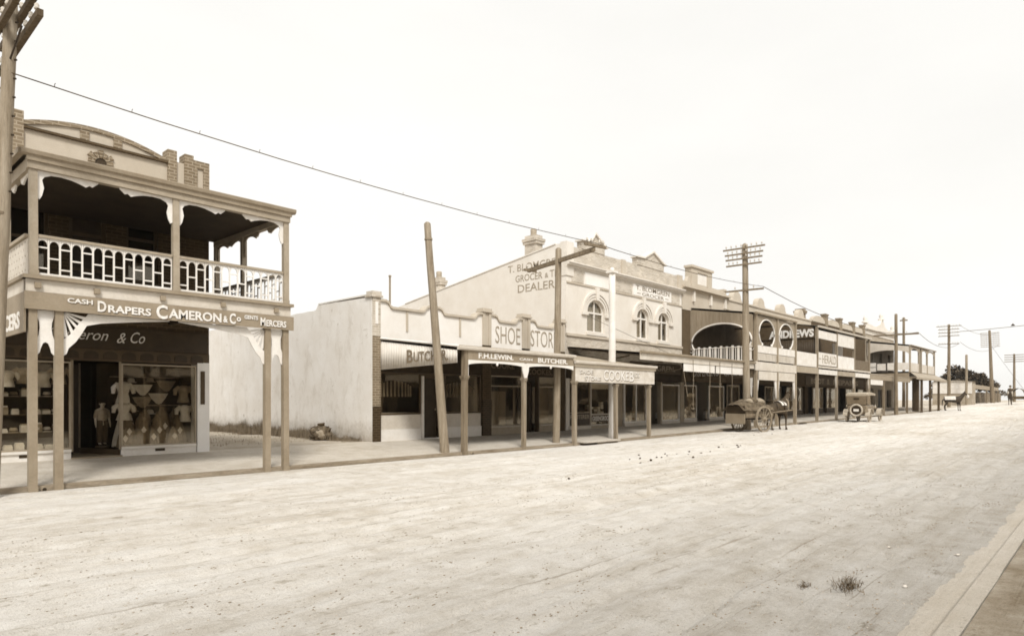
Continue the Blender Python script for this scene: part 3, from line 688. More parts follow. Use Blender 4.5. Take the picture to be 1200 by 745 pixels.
MB().tube([(14.06, P - .02, 3.2), (14.06, P - .02, 2.5), (14.0, P - .02, 2.2)], .025, 8).build('downpipe', WHITE, butcher)

# ================================================================== 3 SHOE SHOP
shoe = thing('shoe_shop', (21, S, B), 'single storey shoe shop with faded lettering on its white scalloped parapet', 'shop building', 'shop buildings along the footpath')
w = MB().box(23.5, 23.75, S + .3, 30, B, 4.4).box(18.6, 23.5, 30, 30.2, B, 4.0).build('wall', FACADE2, shoe)
mb = MB(); corrugated(mb, (18.6, S + .3, 4.5), (23.5, S + .3, 4.5), (18.6, 30, 4.0), (23.5, 30, 4.0), .15, .014); mb.build('roof', ROOFM, shoe)
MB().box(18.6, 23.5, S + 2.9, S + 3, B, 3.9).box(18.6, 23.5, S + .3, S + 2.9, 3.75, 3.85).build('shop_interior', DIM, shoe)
pp = scallop_parapet(shoe, 18.98, 23.3, [(18.98, 20.86), (21.36, 23.32)], [])
mb = MB(); letters(mb, F, 'SHOE', 19.25, 20.75, 4.02, 4.72, .004, .0); letters(mb, F, 'STORE', 21.42, 23.26, 4.02, 4.72, .004, .0); mb.build('lettering', LETT, pp)
for a, b in ((18.5, 18.98), (20.86, 21.36), (23.32, 23.76)):
    pr = MB().pbox(F, a, a + .14, 3.9, 5.2, -.28, .05).pbox(F, b - .14, b, 3.9, 5.2, -.28, .05).pbox(F, a + .14, b - .14, 3.9, 5.2, -.28, .01).build('pier', FACADE2, shoe)
    MB().pbox(F, a - .06, b + .06, 5.2, 5.26, -.3, .1).pbox(F, a - .02, b + .02, 5.262, 5.36, -.28, .06).build('pier_cap', FACADE2, pr)
MB().pbox(F, 18.5, 18.98, B - .2, 1.75, -.27, .05).build('pier_base', BRICKDK, shoe)
MB().pbox(F, 18.5, 18.98, 1.753, 3.9, -.27, .03).build('pier_shaft', BRICKD, shoe)
MB().pbox(F, 23.32, 23.76, B - .2, 3.9, -.27, .04).build('pier_base', BRICKD, shoe)
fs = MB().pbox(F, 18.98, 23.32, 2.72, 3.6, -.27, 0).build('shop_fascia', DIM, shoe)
mb = MB(); letters(mb, F, 'COOKE', 19.0, 20.4, 3.0, 3.28, .004); letters(mb, F, 'COOKES,', 21.2, 22.9, 2.78, 3.06, .004); mb.build('lettering', LETD, fs)
for a, b in ((19.0, 20.95), (22.0, 23.3)):
    MB().pbox(F, a, b, B - .1, .62, -.2, 0).build('stall_riser', BUFF, shoe); MB().pbox(F, a, b, .623, .67, -.22, .03).build('window_sill', CREAM, shoe)
    window(shoe, F, a, b, .68, 2.72, BUFF, .045, -.1, -.02, trans=(2.3,))
MB().pbox(F, 22.1, 23.2, .7, 2.3, -.5, -.48).build('window_blind', mat('blind_cloth', .3, .9, .1, 3), shoe)
MB().pbox(F, 19.2, 20.8, .7, 2.1, -.9, -.88).build('window_blind', mat('blind_dim', .2, .9, .1, 3), shoe)
MB().pbox(F, 21.05, 21.9, B, 2.5, -.45, -.4).build('shop_door', DARKP, shoe)
MB().pbox(F, 20.97, 21.04, B, 2.72, -.2, .01).pbox(F, 21.92, 21.99, B, 2.72, -.2, .01).build('door_jamb', BROWN, shoe)
MB().pbox(F, 20.97, 21.99, B - .1, B + .02, -.4, .05).build('door_step', CREAM, shoe)
skillion(shoe, 19.38, 25.0, 3.80, 3.16)
sb = sign(shoe, FP, 19.42, 25.0, 2.40, 2.95, .02, mat('sign_cream', .60, .6, .14, 3))
mb = MB(); mc = MB()
for t, a, b, c, d in (('SHOE', 19.66, 20.5, 2.70, 2.85), ('STORE', 19.95, 21.0, 2.47, 2.62), ('COOKE', 21.2, 22.95, 2.50, 2.89), ('B', 23.02, 23.34, 2.48, 2.89), ('ROS', 23.33, 23.75, 2.66, 2.86)):
    letters(mb, FP, t, a, b, c, d, .034, .01); letters(mc, FP, t, a + .035, b + .035, c - .03, d - .03, .023, .01)
mb.pbox(FP, 23.4, 23.8, 2.58, 2.6, .03, .036)
mb.build('lettering', LETW, sb); mc.build('lettering_shade', LETG, sb)
MB().pbox(FP, 19.36, 25.06, 2.953, 3.06, -.1, .06).build('cornice', BUFF, shoe)
gutter(shoe, 19.34, 25.08, P - .12, 3.12, CREAM)
for x in (22.2, 24.72): post(shoe, x, P + .02, .06, 2.42, .135, PALETIMBER, 2.3)
MB().box(24.95, 25.0, P, S, 2.9, 3.06).build('end_bearer', BUFF, shoe)

# ================================================================== 4 GROCER
grocer = thing('grocer_shop', (29.3, S, .38), 'two storey grocer shop with arched upper windows and lettering on its tall gabled side wall', 'shop building', 'shop buildings along the footpath')
GX0, GX1, BG = 23.9, 34.7, .36
sw = MB(); sw.prism(lambda u, v, d: (GX0 - .006 + d, u, v), [(S + .015, 0), (34, 0), (34, 6.6), (30.1, 7.2), (S + .6, 8.88), (S + .015, 8.9)], 0, .28); sd = sw.build('side_wall', SIDEW, grocer)
mb = MB(); L = leftf(GX0 - .006)
letters(mb, L, 'T. BLOMGREN', 22.1, 18.72, 7.93, 8.28, .004, .008); letters(mb, L, 'GROCER', 21.6, 19.9, 7.42, 7.75, .004, .008); letters(mb, L, '&', 19.75, 19.55, 7.42, 7.65, .004, .005); letters(mb, L, 'TEA', 19.45, 18.66, 7.42, 7.75, .004, .008); letters(mb, L, 'DEALER', 21.45, 19.15, 6.9, 7.28, .004, .008)
mb.build('lettering', LETT, sd)
cp = MB(); cp.prism(lambda u, v, d: (GX0 - .04 + d, u, v), [(S + .6, 8.885), (30.1, 7.205), (30.1, 7.25), (S + .6, 8.93)], 0, .36); cp.build('wall_coping', SIDEW, grocer)
MB().box(GX1 - .3, GX1, S + .3, 34, 0, 8.2).box(GX0 + .3, GX1 - .3, 33.7, 34, 0, 6.3).build('wall', FACADE2, grocer)
mb = MB(); corrugated(mb, (GX0 + .3, S + .3, 8.3), (GX1 - .3, S + .3, 8.3), (GX0 + .3, 33.7, 6.4), (GX1 - .3, 33.7, 6.4), .2, .015); mb.build('roof', ROOFM, grocer)
WINS = [(26.22, .72), (30.45, .58), (32.62, .58)]
w = MB(); holed(w, F, GX0, GX1, 4.78, 7.95, -.3, 0, [(c - r, c + r, 4.95, 6.5) for c, r in WINS])
for c, r in WINS:       # round the heads
    a = arc(c, 6.5 - r * .85, r, r * .85, 180, 0, 14); w.strip(F, [(u, 6.5) for u, v in a], a, -.3, 0)
w.build('upper_wall', FACADE, grocer)
for c, r in WINS:
    fr_ = MB(); zt = 6.5 - r * .85
    fr_.pbox(F, c - r, c - r + .07, 4.95, zt, -.2, -.1); fr_.pbox(F, c + r - .07, c + r, 4.95, zt, -.2, -.1); fr_.pbox(F, c - r + .07, c + r - .07, 4.95, 5.02, -.2, -.1); fr_.pbox(F, c - r + .07, c + r - .07, zt - .04, zt + .04, -.2, -.1)
    fr_.pbox(F, c - .035, c + .035, 5.02, zt - .04, -.2, -.1); fr_.pbox(F, c - .03, c + .03, zt + .04, 6.44, -.2, -.1)
    a = arc(c, zt, r, r * .85, 180, 0, 14); b = arc(c, zt, r - .07, r * .85 - .07, 180, 0, 14); fr_.strip(F, a, b, -.2, -.1)
    f = fr_.build('window', WHITE, grocer)
    MB().prism(F, [(c - r + .03, 4.98), (c + r - .03, 4.98)] + arc(c, zt, r - .03, r * .85 - .03, 0, 180, 14), -.155, -.15).build('pane', GLASSD, f)
    MB().pbox(F, c - r + .02, c + (r - .02 if r > .6 else .0), 5.0, zt + .3, -.24, -.23).build('window_blind', WHITE, f)
    MB().pbox(F, c - r - .1, c + r + .1, 4.80, 4.95, 0, .1).build('window_sill', FACADE, f)
    h = MB()
    for k, (o1, i1, d1) in enumerate(((.42, .30, .09), (.26, .16, .06), (.12, .02, .04))):
        h.strip(F, arc(c, zt, r + o1, r * .85 + o1, 184, -4, 18), arc(c, zt, r + i1, r * .85 + i1, 184, -4, 18), 0, d1)
    h.pbox(F, c - r - .46, c - r - .0, zt - .16, zt - .02, 0, .11); h.pbox(F, c + r + .0, c + r + .46, zt - .16, zt - .02, 0, .11)
    h.prism(F, [(c - .09, 6.48), (c + .09, 6.48), (c + .13, 7.1), (c - .13, 7.1)], 0, .14)
    h.build('hood_mould', FACADE, f)
MB().box(GX0 + .3, GX1 - .3, S + .8, S + .85, 4.6, 7.5).build('upstairs_room', DARKP, grocer)
MB().pbox(F, GX0 - .02, GX1, 4.66, 4.78, -.02, .08).build('sill_course', FACADE2, grocer)
MB().pbox(F, GX0, GX1, 3.55, 4.655, -.3, .01).build('brick_band', BRICKP, grocer)
MB().pbox(F, GX0, GX1, 7.07, 7.14, 0, .05).build('string_course', FACADE2, grocer)
for a, b in ((24.3, 25.2), (27.9, 29.4), (33.5, 34.4)): MB().pbox(F, a, b, 7.16, 7.74, 0, .025).build('frieze_panel', BRICKP, grocer)
pn = MB().pbox(F, 25.3, 27.35, 7.16, 7.74, 0, .04).build('name_panel', PARAPETW, grocer)
pn = MB().pbox(F, 29.5, 33.45, 7.16, 7.74, 0, .04).build('name_panel', PARAPETW, grocer)
mb = MB(); letters(mb, F, 'T. BLOMGREN', 29.75, 33.2, 7.46, 7.70, .043, .008); letters(mb, F, 'GROCER', 30.35, 32.6, 7.20, 7.38, .043, .005); mb.pbox(F, 29.85, 30.2, 7.28, 7.31, .04, .046); mb.pbox(F, 32.75, 33.1, 7.28, 7.31, .04, .046); mb.build('lettering', LETG, pn)
co = MB()
for z0, z1, d in ((7.80, 7.88, .08), (7.883, 7.96, .2), (7.963, 8.02, .26)): co.pbox(F, GX0 - .05, GX1 + .04, z0, z1, -.05, d)
co.build('cornice', FACADE, grocer)
MB().pbox(F, GX0, GX1, 7.95, 8.78, -.3, 0).build('parapet', BRICKP, grocer)
MB().pbox(F, GX0 - .04, GX0 + .5, 7.4, 8.95, -.32, .05).build('corner_pier', FACADE, grocer)
for a in (28.6,): MB().pbox(F, a - .18, a + .18, 8.03, 8.82, -.31, .05).build('parapet_pier', FACADE2, grocer)
MB().pbox(F, GX1 - .5, GX1, 8.03, 8.84, -.31, .06).build('parapet_pier', FACADE2, grocer)
for a, b in ((25.0, 27.0), (29.8, 32.7)):
    m = (a + b) / 2 + (.2 if b - a > 2.5 else .1)
    pd = MB().prism(F, [(a + .08, 8.785), (b - .08, 8.785), (b - .08, 9.12), (m + .05, 9.62), (m - .05, 9.62), (a + .7, 9.17), (a + .08, 9.14)], -.28, .03).build('pediment', BRICKP, grocer)
    MB().strip(F, [(a - .02, 9.22), (a + .72, 9.26), (m, 9.74), (b - .05, 9.2), (b + .1, 9.18)], [(a - .02, 9.145), (a + .72, 9.18), (m, 9.63), (b - .1, 9.12), (b + .1, 9.1)], -.33, .12).build('coping', FACADE, pd)
def chimney(parent, x, y, z0, z1, w=.55, material=BRICKP, pots=1):
    c = MB().box(x - w/2, x + w/2, y - w*.7, y + w*.7, z0, z1).box(x - w*.62, x + w*.62, y - w*.85, y + w*.85, z1 - .42, z1 - .3).box(x - w*.7, x + w*.7, y - w*.9, y + w*.9, z1 - .298, z1 - .16).build('chimney', material, parent)
    for k in range(pots): MB().lathe((x, y + (k - (pots - 1) / 2) * .35, z1), [(.17, 0), (.15, .12), (.16, .3), (.12, .34)], 10).build('chimney_pot', BUFF, c)
chimney(grocer, 24.25, 20.75, 7.9, 9.6, .5); chimney(grocer, 24.25, 27.6, 7.1, 8.45, .42)
# ground floor: fruit shop then grocer's windows
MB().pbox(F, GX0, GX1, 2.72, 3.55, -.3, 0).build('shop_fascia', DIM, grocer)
sb = sign(grocer, F, 29.2, 34.5, 3.16, 3.72, .05, BROWN, [('BLOMGREN.', 29.9, 33.85, 3.3, 3.6)], LETT)
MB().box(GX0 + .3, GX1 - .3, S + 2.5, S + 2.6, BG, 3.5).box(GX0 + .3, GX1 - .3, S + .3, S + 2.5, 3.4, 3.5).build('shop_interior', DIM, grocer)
MB().pbox(F, 24.1, 25.8, BG - .1, .52, -.2, .02).build('stall_riser', CREAM, grocer)
k = window(grocer, F, 24.1, 25.8, .53, 2.7, BUFF, .05, -.1, -.02, trans=(1.12,))
pn = MB().pbox(F, 24.15, 25.75, .55, 1.12, -.06, -.016).build('sign_panel', DARKP, k)
mb = MB(); letters(mb, F, 'FRUITERER', 24.2, 25.7, .84, 1.04, -.012); mb.build('lettering', LETT, pn)
MB().pbox(F, 25.84, 27.62, BG - .1, .50, -.2, 0).build('stall_riser', BUFF, grocer)
k = window(grocer, F, 25.84, 27.62, .51, 2.55, CREAM, .05, -.1, -.02, trans=(1.04,))
pn = MB().pbox(F, 25.9, 27.57, .68, 1.0, -.06, -.018).build('sign_panel', BROWN, k)
mb = MB(); letters(mb, F, 'GREENGROCER', 25.95, 27.52, .73, .95, -.014, .015); mb.build('lettering', LETW, pn)
sc = MB()
for i in range(9):
    sc.strip(F, [(25.95 + (i + j / 6) * .18, 2.5) for j in range(7)], [(25.95 + (i + j / 6) * .18, 2.3 - .05 * math.sin(math.pi * j / 6)) for j in range(7)], -.2, -.19)
sc.build('scalloped_frill', CREAM, grocer)
MB().pbox(F, 27.65, 28.7, BG, 2.7, -.3, -.1).build('door_pilaster', STONEC, grocer)
for a, b, m_ in ((28.75, 30.9, (29.9,)), (32.5, 34.5, ())):
    MB().pbox(F, a, b, BG - .1, .55, -.2, 0).build('stall_riser', CREAM, grocer); window(grocer, F, a, b, .56, 2.6, WHITE, .07, -.12, -.02, mull=m_)
MB().pbox(F, 30.95, 31.15, BG, 2.7, -.2, .02).pbox(F, 32.3, 32.46, BG, 2.7, -.2, .02).build('door_jamb', BUFF, grocer)
MB().pbox(F, 31.2, 32.25, BG, 2.6, -.8, -.75).build('shop_door', DARKP, grocer)
MB().pbox(F, 34.52, 34.95, BG - .1, 2.75, -.2, .03).build('end_pilaster', BUFF, grocer)
# awning
mb = MB(); corrugated(mb, (23.95, S, 4.16), (35.6, S, 4.16), (23.95, P - .1, 3.72), (35.6, P - .1, 3.72), .2, .014); mb.build('awning_roof', ROOFM, grocer)
MB().add([(23.98, S, 4.06), (35.6, S, 4.06), (35.6, P, 3.6), (23.98, P, 3.6), (23.98, S, 4.09), (35.6, S, 4.09), (35.6, P, 3.63), (23.98, P, 3.63)], [(0, 1, 2, 3), (4, 5, 6, 7), (0, 3, 7, 4), (1, 2, 6, 5)]).build('awning_ceiling', DIMC, grocer)
fa = MB().pbox(FP, 23.9, 35.55, 3.42, 3.70, -.03, .0).build('awning_fascia', CREAM, grocer)
gutter(grocer, 23.85, 35.6, P - .1, 3.74, STONEC)
for a, b in ((27.7, 30.85), (31.0, 34.2)): MB().pbox(FP, a, b, 3.05, 3.41, -.06, -.03).build('roller_blind', WHITE, grocer)
for x in (28.5, 30.2, 31.3, 32.7): MB().tube([(x, P - .1, 3.6), (x + .02, P - .1, 2.6), (x - .04, P - .1, 2.2), (x, P - .1, 1.3)], .013, 5).build('blind_cord', PALETIMBER, grocer)
MB().tube([(27.7, P - .03, 3.05), (28.1, P - .02, 1.9)], .015, 5).build('blind_stay', PALETIMBER, grocer)
for x in (24.6, 28.4, 32.2): MB().tube([(x, S - .02, 3.2), (x, P + .9, 3.66)], .04, 6).build('awning_strut', PALETIMBER, grocer)

# ================================================================== 5 CHEMIST
chem = thing('chemist_shop', (37.6, S, .45), 'two storey chemist shop whose verandah has white rimmed oval arches', 'shop building', 'shop buildings along the footpath')
CX0, CX1, BC = 34.72, 40.5, .42
shell(chem, CX0, CX1, BC, 8.2, y1=32, material=FACADE2)
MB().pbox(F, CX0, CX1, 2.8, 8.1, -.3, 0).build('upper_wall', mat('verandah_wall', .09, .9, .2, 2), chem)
MB().pbox(F, CX0, CX1, 6.95, 8.12, 0, .03).build('parapet', FACADE2, chem)
co = MB()
for z0, z1, d in ((8.12, 8.2, .12), (8.203, 8.32, .3)): co.pbox(F, CX0 - .1, CX1 + .15, z0, z1, -.05, d)
co.build('cornice', FACADE2, chem)
MB().pbox(F, CX0, CX1, 8.323, 8.62, -.3, .03).build('blocking_course', FACADE2, chem)
bk = holed(MB(), F, 35.75, 38.4, 8.323, 9.5, -.35, .08, [(36.5, 37.8, 8.5, 9.3)]).build('crest_block', FACADE2, chem)
MB().pbox(F, 36.5, 37.8, 8.5, 9.3, -.2, .02).build('crest_panel', WHITE, bk)
MB().pbox(F, 35.65, 38.5, 9.503, 9.64, -.38, .16).build('crest_cap', FACADE2, bk)
MB().prism(F, [(35.3, 8.625), (35.745, 8.625), (35.745, 9.0), (35.5, 8.95)], -.2, .02).build('crest_scroll', FACADE2, bk)
for x in (36.0, 38.2, 40.2): MB().pbox(F, x - .09, x + .09, 7.5, 8.1, .03, .16).build('corbel', FACADE, chem)
MB().pbox(F, 40.1, 40.5, 8.625, 8.75, -.3, .06).build('end_block', FACADE2, chem)
VC0, VC1 = 35.75, 45.9
LC = leftf(VC0); zf = 3.84
for a, b in ((35.1, 36.4), (38.3, 40.2), (42, 43.2)):
    pass
MB().pbox(F, CX0 + .25, 36.6, BC - .1, .6, -.2, 0).build('stall_riser', CREAM, chem); window(chem, F, CX0 + .25, 36.6, .6, 2.6, WHITE, .06, -.1, -.02)
MB().pbox(F, 38.2, 40.3, BC - .1, .6, -.2, 0).build('stall_riser', CREAM, chem); window(chem, F, 38.2, 40.3, .6, 2.6, WHITE, .06, -.1, -.02)
MB().pbox(F, 36.65, 38.15, BC, 2.75, -.9, -.85).build('shop_door', DARKP, chem)
MB().box(VC0, VC1, P, S, 3.7, zf).build('balcony_floor', DIMC, chem)
mb = MB(); corrugated(mb, (VC0, S, 7.12), (41.95, S, 7.12), (VC0, P - .1, 6.52), (41.95, P - .1, 6.52), .2, .014); mb.build('verandah_roof', ROOFM, chem)
MB().add([(VC0, S, 7.0), (41.9, S, 7.0), (41.9, P, 6.42), (VC0, P, 6.42)], [(0, 1, 2, 3)]).build('verandah_ceiling', DIMC, chem)
gutter(chem, VC0 - .1, 41.9, P - .1, 6.5, STONEC)
# arched end of boards
yc, ry = 16.62, 1.78
a = arc(yc, 5.05, ry, 1.0, 205, -25, 26)
ep = MB()
top_ = [(u, 6.42 + (u - P) / (S - P) * .58) for u, v in a]
a2 = arc(yc, 5.05, ry, 1.0, 180, 0, 20); ep.strip(LC, [(u, 6.42 + (u - P) / (S - P) * .58) for u, v in a2], a2, -.04, 0)
a3 = arc(yc, 5.05, ry, 1.0, 0, -25, 5); ep.strip(LC, [(S, v) for u, v in a3], a3, -.04, 0); a3 = arc(yc, 5.05, ry, 1.0, 180, 205, 5); ep.strip(LC, [(P + .08, v) for u, v in a3], a3, -.04, 0)
uL, uR = max(p[0] for p in a), min(p[0] for p in a)
ep.pbox(LC, P + .08, uR, 5.052, 6.42, -.04, 0); ep.pbox(LC, uL, S, 5.052, 6.97, -.04, 0)
for i in range(18): ep.pbox(LC, P + .15 + i * .2, P + .175 + i * .2, 6.08, 6.42 + (i * .2 + .1) / 3.8 * .56, 0, .012)
ep.build('arched_end', mat('arch_boards', .28, .7, .2, 3, (6, 6, .4)), chem)
rim = MB(); rim.tube([LC(u, v, .03) for u, v in a], .05, 6)
for s_ in (0, -1):
    c = a[s_]; sg = 1 if s_ == 0 else -1
    rim.tube([LC(c[0] - sg * .16 * (1 - math.cos(R(t))) , c[1] - .16 * math.sin(R(t)), .03) for t in range(0, 200, 25)], [.05 - .0003 * t for t in range(0, 200, 25)], 6)
rim.build('arch_rim', WHITE, chem)
MB().pbox(LC, P, S, 6.42, 6.52, .0, .05).build('end_moulding', CREAM, chem) if False else None
pl_ = MB(); n = 21
for i in range(n):
    u = P + .15 + i * (S - P - .25) / n
    if i % 2 == 0: pl_.pbox(LC, u, u + .13, 3.95, 4.74 + .02 * (i % 4), -.02, .02)
    else: pl_.pbox(LC, u + .04, u + .075, 3.95, 4.7, -.02, .02)
pl_.pbox(LC, P + .1, S - .05, 4.66, 4.70, .02, .05); pl_.pbox(LC, P + .1, S - .05, 3.9, 3.95, -.02, .04)
pl_.build('balustrade', WHITE, chem)
FBc = front(P)
# front: two oval arches
for c, x0, x1 in ((37.45, 36.1, 39.0), (40.4, 39.0, 41.85)):
    inn = arc(c, 5.45, 1.12, .80, 232, -52, 30)
    hi = [(min(max(c + (u - c) * 2.0, x0), x1), 6.42 if 15 < i < 15 + 1 or v > 5.6 else v) for i, (u, v) in enumerate(inn)]
    out = []
    for u, v in inn:
        t = math.atan2(v - 5.45, u - c); dx, dz = math.cos(t), math.sin(t)
        sx = ((x1 - c) if dx > 0 else (c - x0)) / max(1e-6, abs(dx)); sz = ((6.42 - 5.45) if dz > 0 else (5.45 - 4.76)) / max(1e-6, abs(dz)); r_ = min(sx, sz); out.append((c + dx * r_, 5.45 + dz * r_))
    MB().strip(FBc, out, inn, -.02, .02).build('arch_panel', MATS['arch_boards'], chem)
    r_ = MB(); r_.tube([FBc(u, v, .03) for u, v in inn], .04, 6)
    for e_, sg in ((inn[0], -1), (inn[-1], 1)): r_.blob(FBc(e_[0], e_[1], .03), (.1, .06, .1), 2, 0)
    r_.build('arch_rim', WHITE, chem)
sign(chem, FBc, 36.1, 41.85, 4.36, 4.76, .04, SIGNW)
pl_ = MB()
for i in range(26):
    u = 36.15 + i * .22; pl_.pbox(FBc, u, u + .15, 3.92, 4.34, -.01, .02)
pl_.build('balustrade', CREAM, chem)
MB().pbox(FP, VC0 - .03, 41.95, 3.36, 3.84, -.04, .02).build('floor_fascia', CREAM, chem)
for u0, u1 in ((36.2, 38.85), (39.1, 41.75)): MB().pbox(FP, u0, u1, 2.84, 3.33, -.03, .0).build('transom_panel', CREAM, chem)
for x in (35.95, 39.0, 41.95): post(chem, x, P, gz(x) + .07, 6.5, .17, STONEC)
for x, sg in ((36.05, 1), (38.9, -1), (39.1, 1), (41.85, -1)):
    MB().prism(FBc, [(x, 2.84), (x + sg * .28, 2.84), (x + sg * .04, 1.9), (x, 1.8)], -.03, .03).build('post_bracket', WHITE, chem)
MB().prism(LC, [(P + .1, 2.94), (P + .5, 2.94), (P + .14, 1.9)], -.03, .03).build('post_bracket', WHITE, chem)
sb = sign(chem, LC, P + .1, S - .05, 2.95, 3.66, .03, mat('sign_dim', .16, .7, .2, 3))
mb = MB(); letters(mb, LC, 'DISPENSING', 18.3, 16.75, 3.08, 3.5, .034); letters(mb, LC, 'CHEMIST', 16.45, 14.95, 3.08, 3.5, .034); mb.build('lettering', LETW, sb)
sign(chem, FBc, 42.05, 45.85, 3.88, 4.75, .03, SIGNW)
MB().pbox(FP, 42.0, 45.95, 3.44, 3.84, -.05, .02).build('lintel', BUFF, chem)
MB().box(41.85, 41.95, P + .1, S, 6.3, 6.42).build('eaves_beam', STONEC, chem)

# ================================================================== 6 NEWSAGENT
news = thing('newsagent_shop', (48.5, S, .5), 'dark two storey shop with four round domes along its parapet and white verandah hoardings', 'shop building', 'shop buildings along the footpath')
NX0, NX1 = 40.5, 56.3
shell(news, NX0, NX1, .45, 8.0, y1=32, material=BRICKD)
MB().pbox(F, NX0, NX1, 2.8, 7.5, -.3, 0).build('upper_wall', BRICKD, news)
nw = MB().pbox(F, NX0, NX1, 7.5, 8.1, -.3, .05).pbox(F, NX0, NX1, 8.1, 8.2, -.33, .12).build('parapet', FACADE2, news)
for c in (42.1, 46.05, 50.05, 54.0):
    MB().prism(F, [(c - .75, 8.203), (c + .75, 8.203), (c + .68, 8.35)] + arc(c, 8.35, .6, .5, 0, 180, 14) + [(c - .68, 8.35)], -.3, .06).build('dome', FACADE2, nw)
for a, b in ((40.8, 42.6), (44.0, 45.6), (47, 50), (51.2, 54.5)):
    MB().pbox(F, a, b, .4, .9, -.2, 0).build('stall_riser', BROWN, news); window(news, F, a, b, .9, 2.7, BUFF, .06, -.1, -.02, GLASSD)
for a, b in ((42.65, 43.95), (45.65, 46.95), (50.05, 51.15), (54.55, 56.2)):
    MB().pbox(F, a, b, .45, 2.8, -.6, -.55).build('shop_door', DARKP, news)
for x in (47.5, 52.5): MB().pbox(F, x, x + 1.1, 4.1, 6.2, .0, .04).build('window_sash', BROWN, news)
VN0, VN1 = 45.95, 58.45
mb = MB(); corrugated(mb, (VN0, S, 7.25), (VN1, S, 7.25), (VN0, P - .15, 6.62), (VN1, P - .15, 6.62), .2, .014); mb.build('verandah_roof', mat('roof_pale', .42, .6, .15, 1.5), news)
MB().add([(VN0, S, 7.1), (VN1, S, 7.1), (VN1, P, 6.5), (VN0, P, 6.5)], [(0, 1, 2, 3)]).build('verandah_ceiling', DIMC, news)
MB().box(VN0, VN1, P, S, 3.8, 3.92).build('balcony_floor', DIMC, news)
gutter(news, VN0 - .1, VN1 + .1, P - .12, 6.58, CREAM)
LN = leftf(VN0)
ep = MB(); corrugated(ep, (VN0 + .05, S, 5.95), (VN0 + .05, P + .05, 5.85), (VN0 + .05, S, 3.9), (VN0 + .05, P + .05, 3.9), .15, .014); ep.build('end_panel', DARKP, news)
sp = MB().prism(LN, [(P + .06, 5.85), (S, 5.87), (S, 7.15), (P + .7, 6.7), (P + .3, 6.58), (P + .06, 6.3)], -.03, .0).build('end_sign', BROWN, news)
mb = MB(); letters(mb, LN, 'ANDREWS', 17.85, 14.88, 5.92, 6.46, .004, .05); mb.build('lettering', LETW, sp)
FN = front(P)
for x in (46.0, 50.1, 54.3, 58.4): post(news, x, P, gz(x) + .07, 6.56, .16, PALETIMBER)
for x in (50.1, 54.3, 58.4):
    for sg in (1, -1): MB().prism(FN, [(x + sg * .08, 3.44), (x + sg * .22, 3.44), (x + sg * .2, 2.95), (x + sg * .08, 2.6)], -.04, .04).build('post_bracket', CREAM, news)
s1 = sign(news, FN, 46.1, 50.0, 5.82, 6.36, .05, SIGNW)
mb = MB(); letters(mb, FN, 'W EST', 47.0, 49.3, 5.95, 6.25, .053); mb.build('lettering', LETT, s1) if False else None
sign(news, FN, 50.2, 54.2, 5.55, 6.42, .05, SIGNW)
s1 = sign(news, FN, 46.1, 50.0, 4.05, 4.9, .05, SIGNW); mb = MB(); letters(mb, FN, 'HERALD', 46.9, 49.85, 4.2, 4.75, .053, .01); mb.pbox(FN, 46.2, 46.7, 4.45, 4.5, .05, .056); mb.build('lettering', LETT, s1)
sign(news, FN, 50.2, 54.2, 3.95, 4.85, .05, WHITE)
sign(news, FN, 54.4, 58.3, 3.95, 4.75, .02, mat('sign_mid', .15, .7, .3, 6))
MB().pbox(front(P + 1.6), 54.6, 57.2, 4.7, 6.1, -.02, 0).build('canvas_drop', CREAM, news)
MB().pbox(FP, VN0, VN1, 3.86, 3.97, -.1, .05).build('floor_fascia', CREAM, news)
dj = MB()
for i in range(14): dj.pbox(FP, VN0 + .2 + i * .88, VN0 + .75 + i * .88, 3.78, 3.855, -.1, .02)
dj.build('joist_gap', DARKP, news)
for a, b, m_ in ((46.1, 50.0, SIGNW), (50.2, 54.2, BUFF), (54.4, 58.3, SIGNW)): sign(news, FP, a, b, 3.44, 3.76, .02, m_)

# ================================================================== 7 BOOT REPAIRER
boot = thing('boot_repair_shop', (64.3, S, .6), 'brick shop row with square piers on its scalloped parapet and a low post awning', 'shop building', 'shop buildings along the footpath')
shell(boot, 56.4, 72.2, .5, 8.2, y1=32, material=BRICKD)
bw = holed(MB(), F, 56.4, 72.2, 2.8, 8.2, -.3, 0, []).build('upper_wall', BRICKD, boot)
pz = MB()
for a, b in ((56.9, 59.9), (60.6, 63.9), (64.6, 67.9), (68.6, 71.3)):
    pz.prism(F, [(a, 8.2), (b, 8.2)] + arc((a + b) / 2, 8.3, (b - a) / 2, .45, 0, 180, 12), -.3, .02)
pz.build('scalloped_parapet', FACADE2, boot)
for x in (60.25, 64.25, 68.25, 71.6): MB().pbox(F, x - .35, x + .35, 8.0, 8.95, -.32, .06).pbox(F, x - .42, x + .42, 8.953, 9.08, -.36, .1).build('parapet_pier', BRICK, boot)
chimney(boot, 56.3, S + .8, 8.0, 9.2, .5, BRICK, 0)
sb = sign(boot, F, 55.0, 71.5, 2.95, 3.65, .05, BROWN, [('BOOT', 56.3, 59.6, 3.05, 3.5), ('&', 60.3, 61, 3.05, 3.5), ('REPAIRS', 62, 69.5, 3.05, 3.5)], LETT)
for a, b in ((57, 59.5), (60.5, 63.5), (66, 69), (69.8, 71.8)):
    MB().pbox(F, a, b, .5, 1.0, -.2, 0).build('stall_riser', BROWN, boot); window(boot, F, a, b, 1.0, 2.75, BUFF, .07, -.1, -.02, GLASSD)
for a, b in ((59.6, 60.4), (63.6, 65.9), (69.1, 69.7)): MB().pbox(F, a, b, .5, 2.8, -.6, -.55).build('shop_door', DARKP, boot)
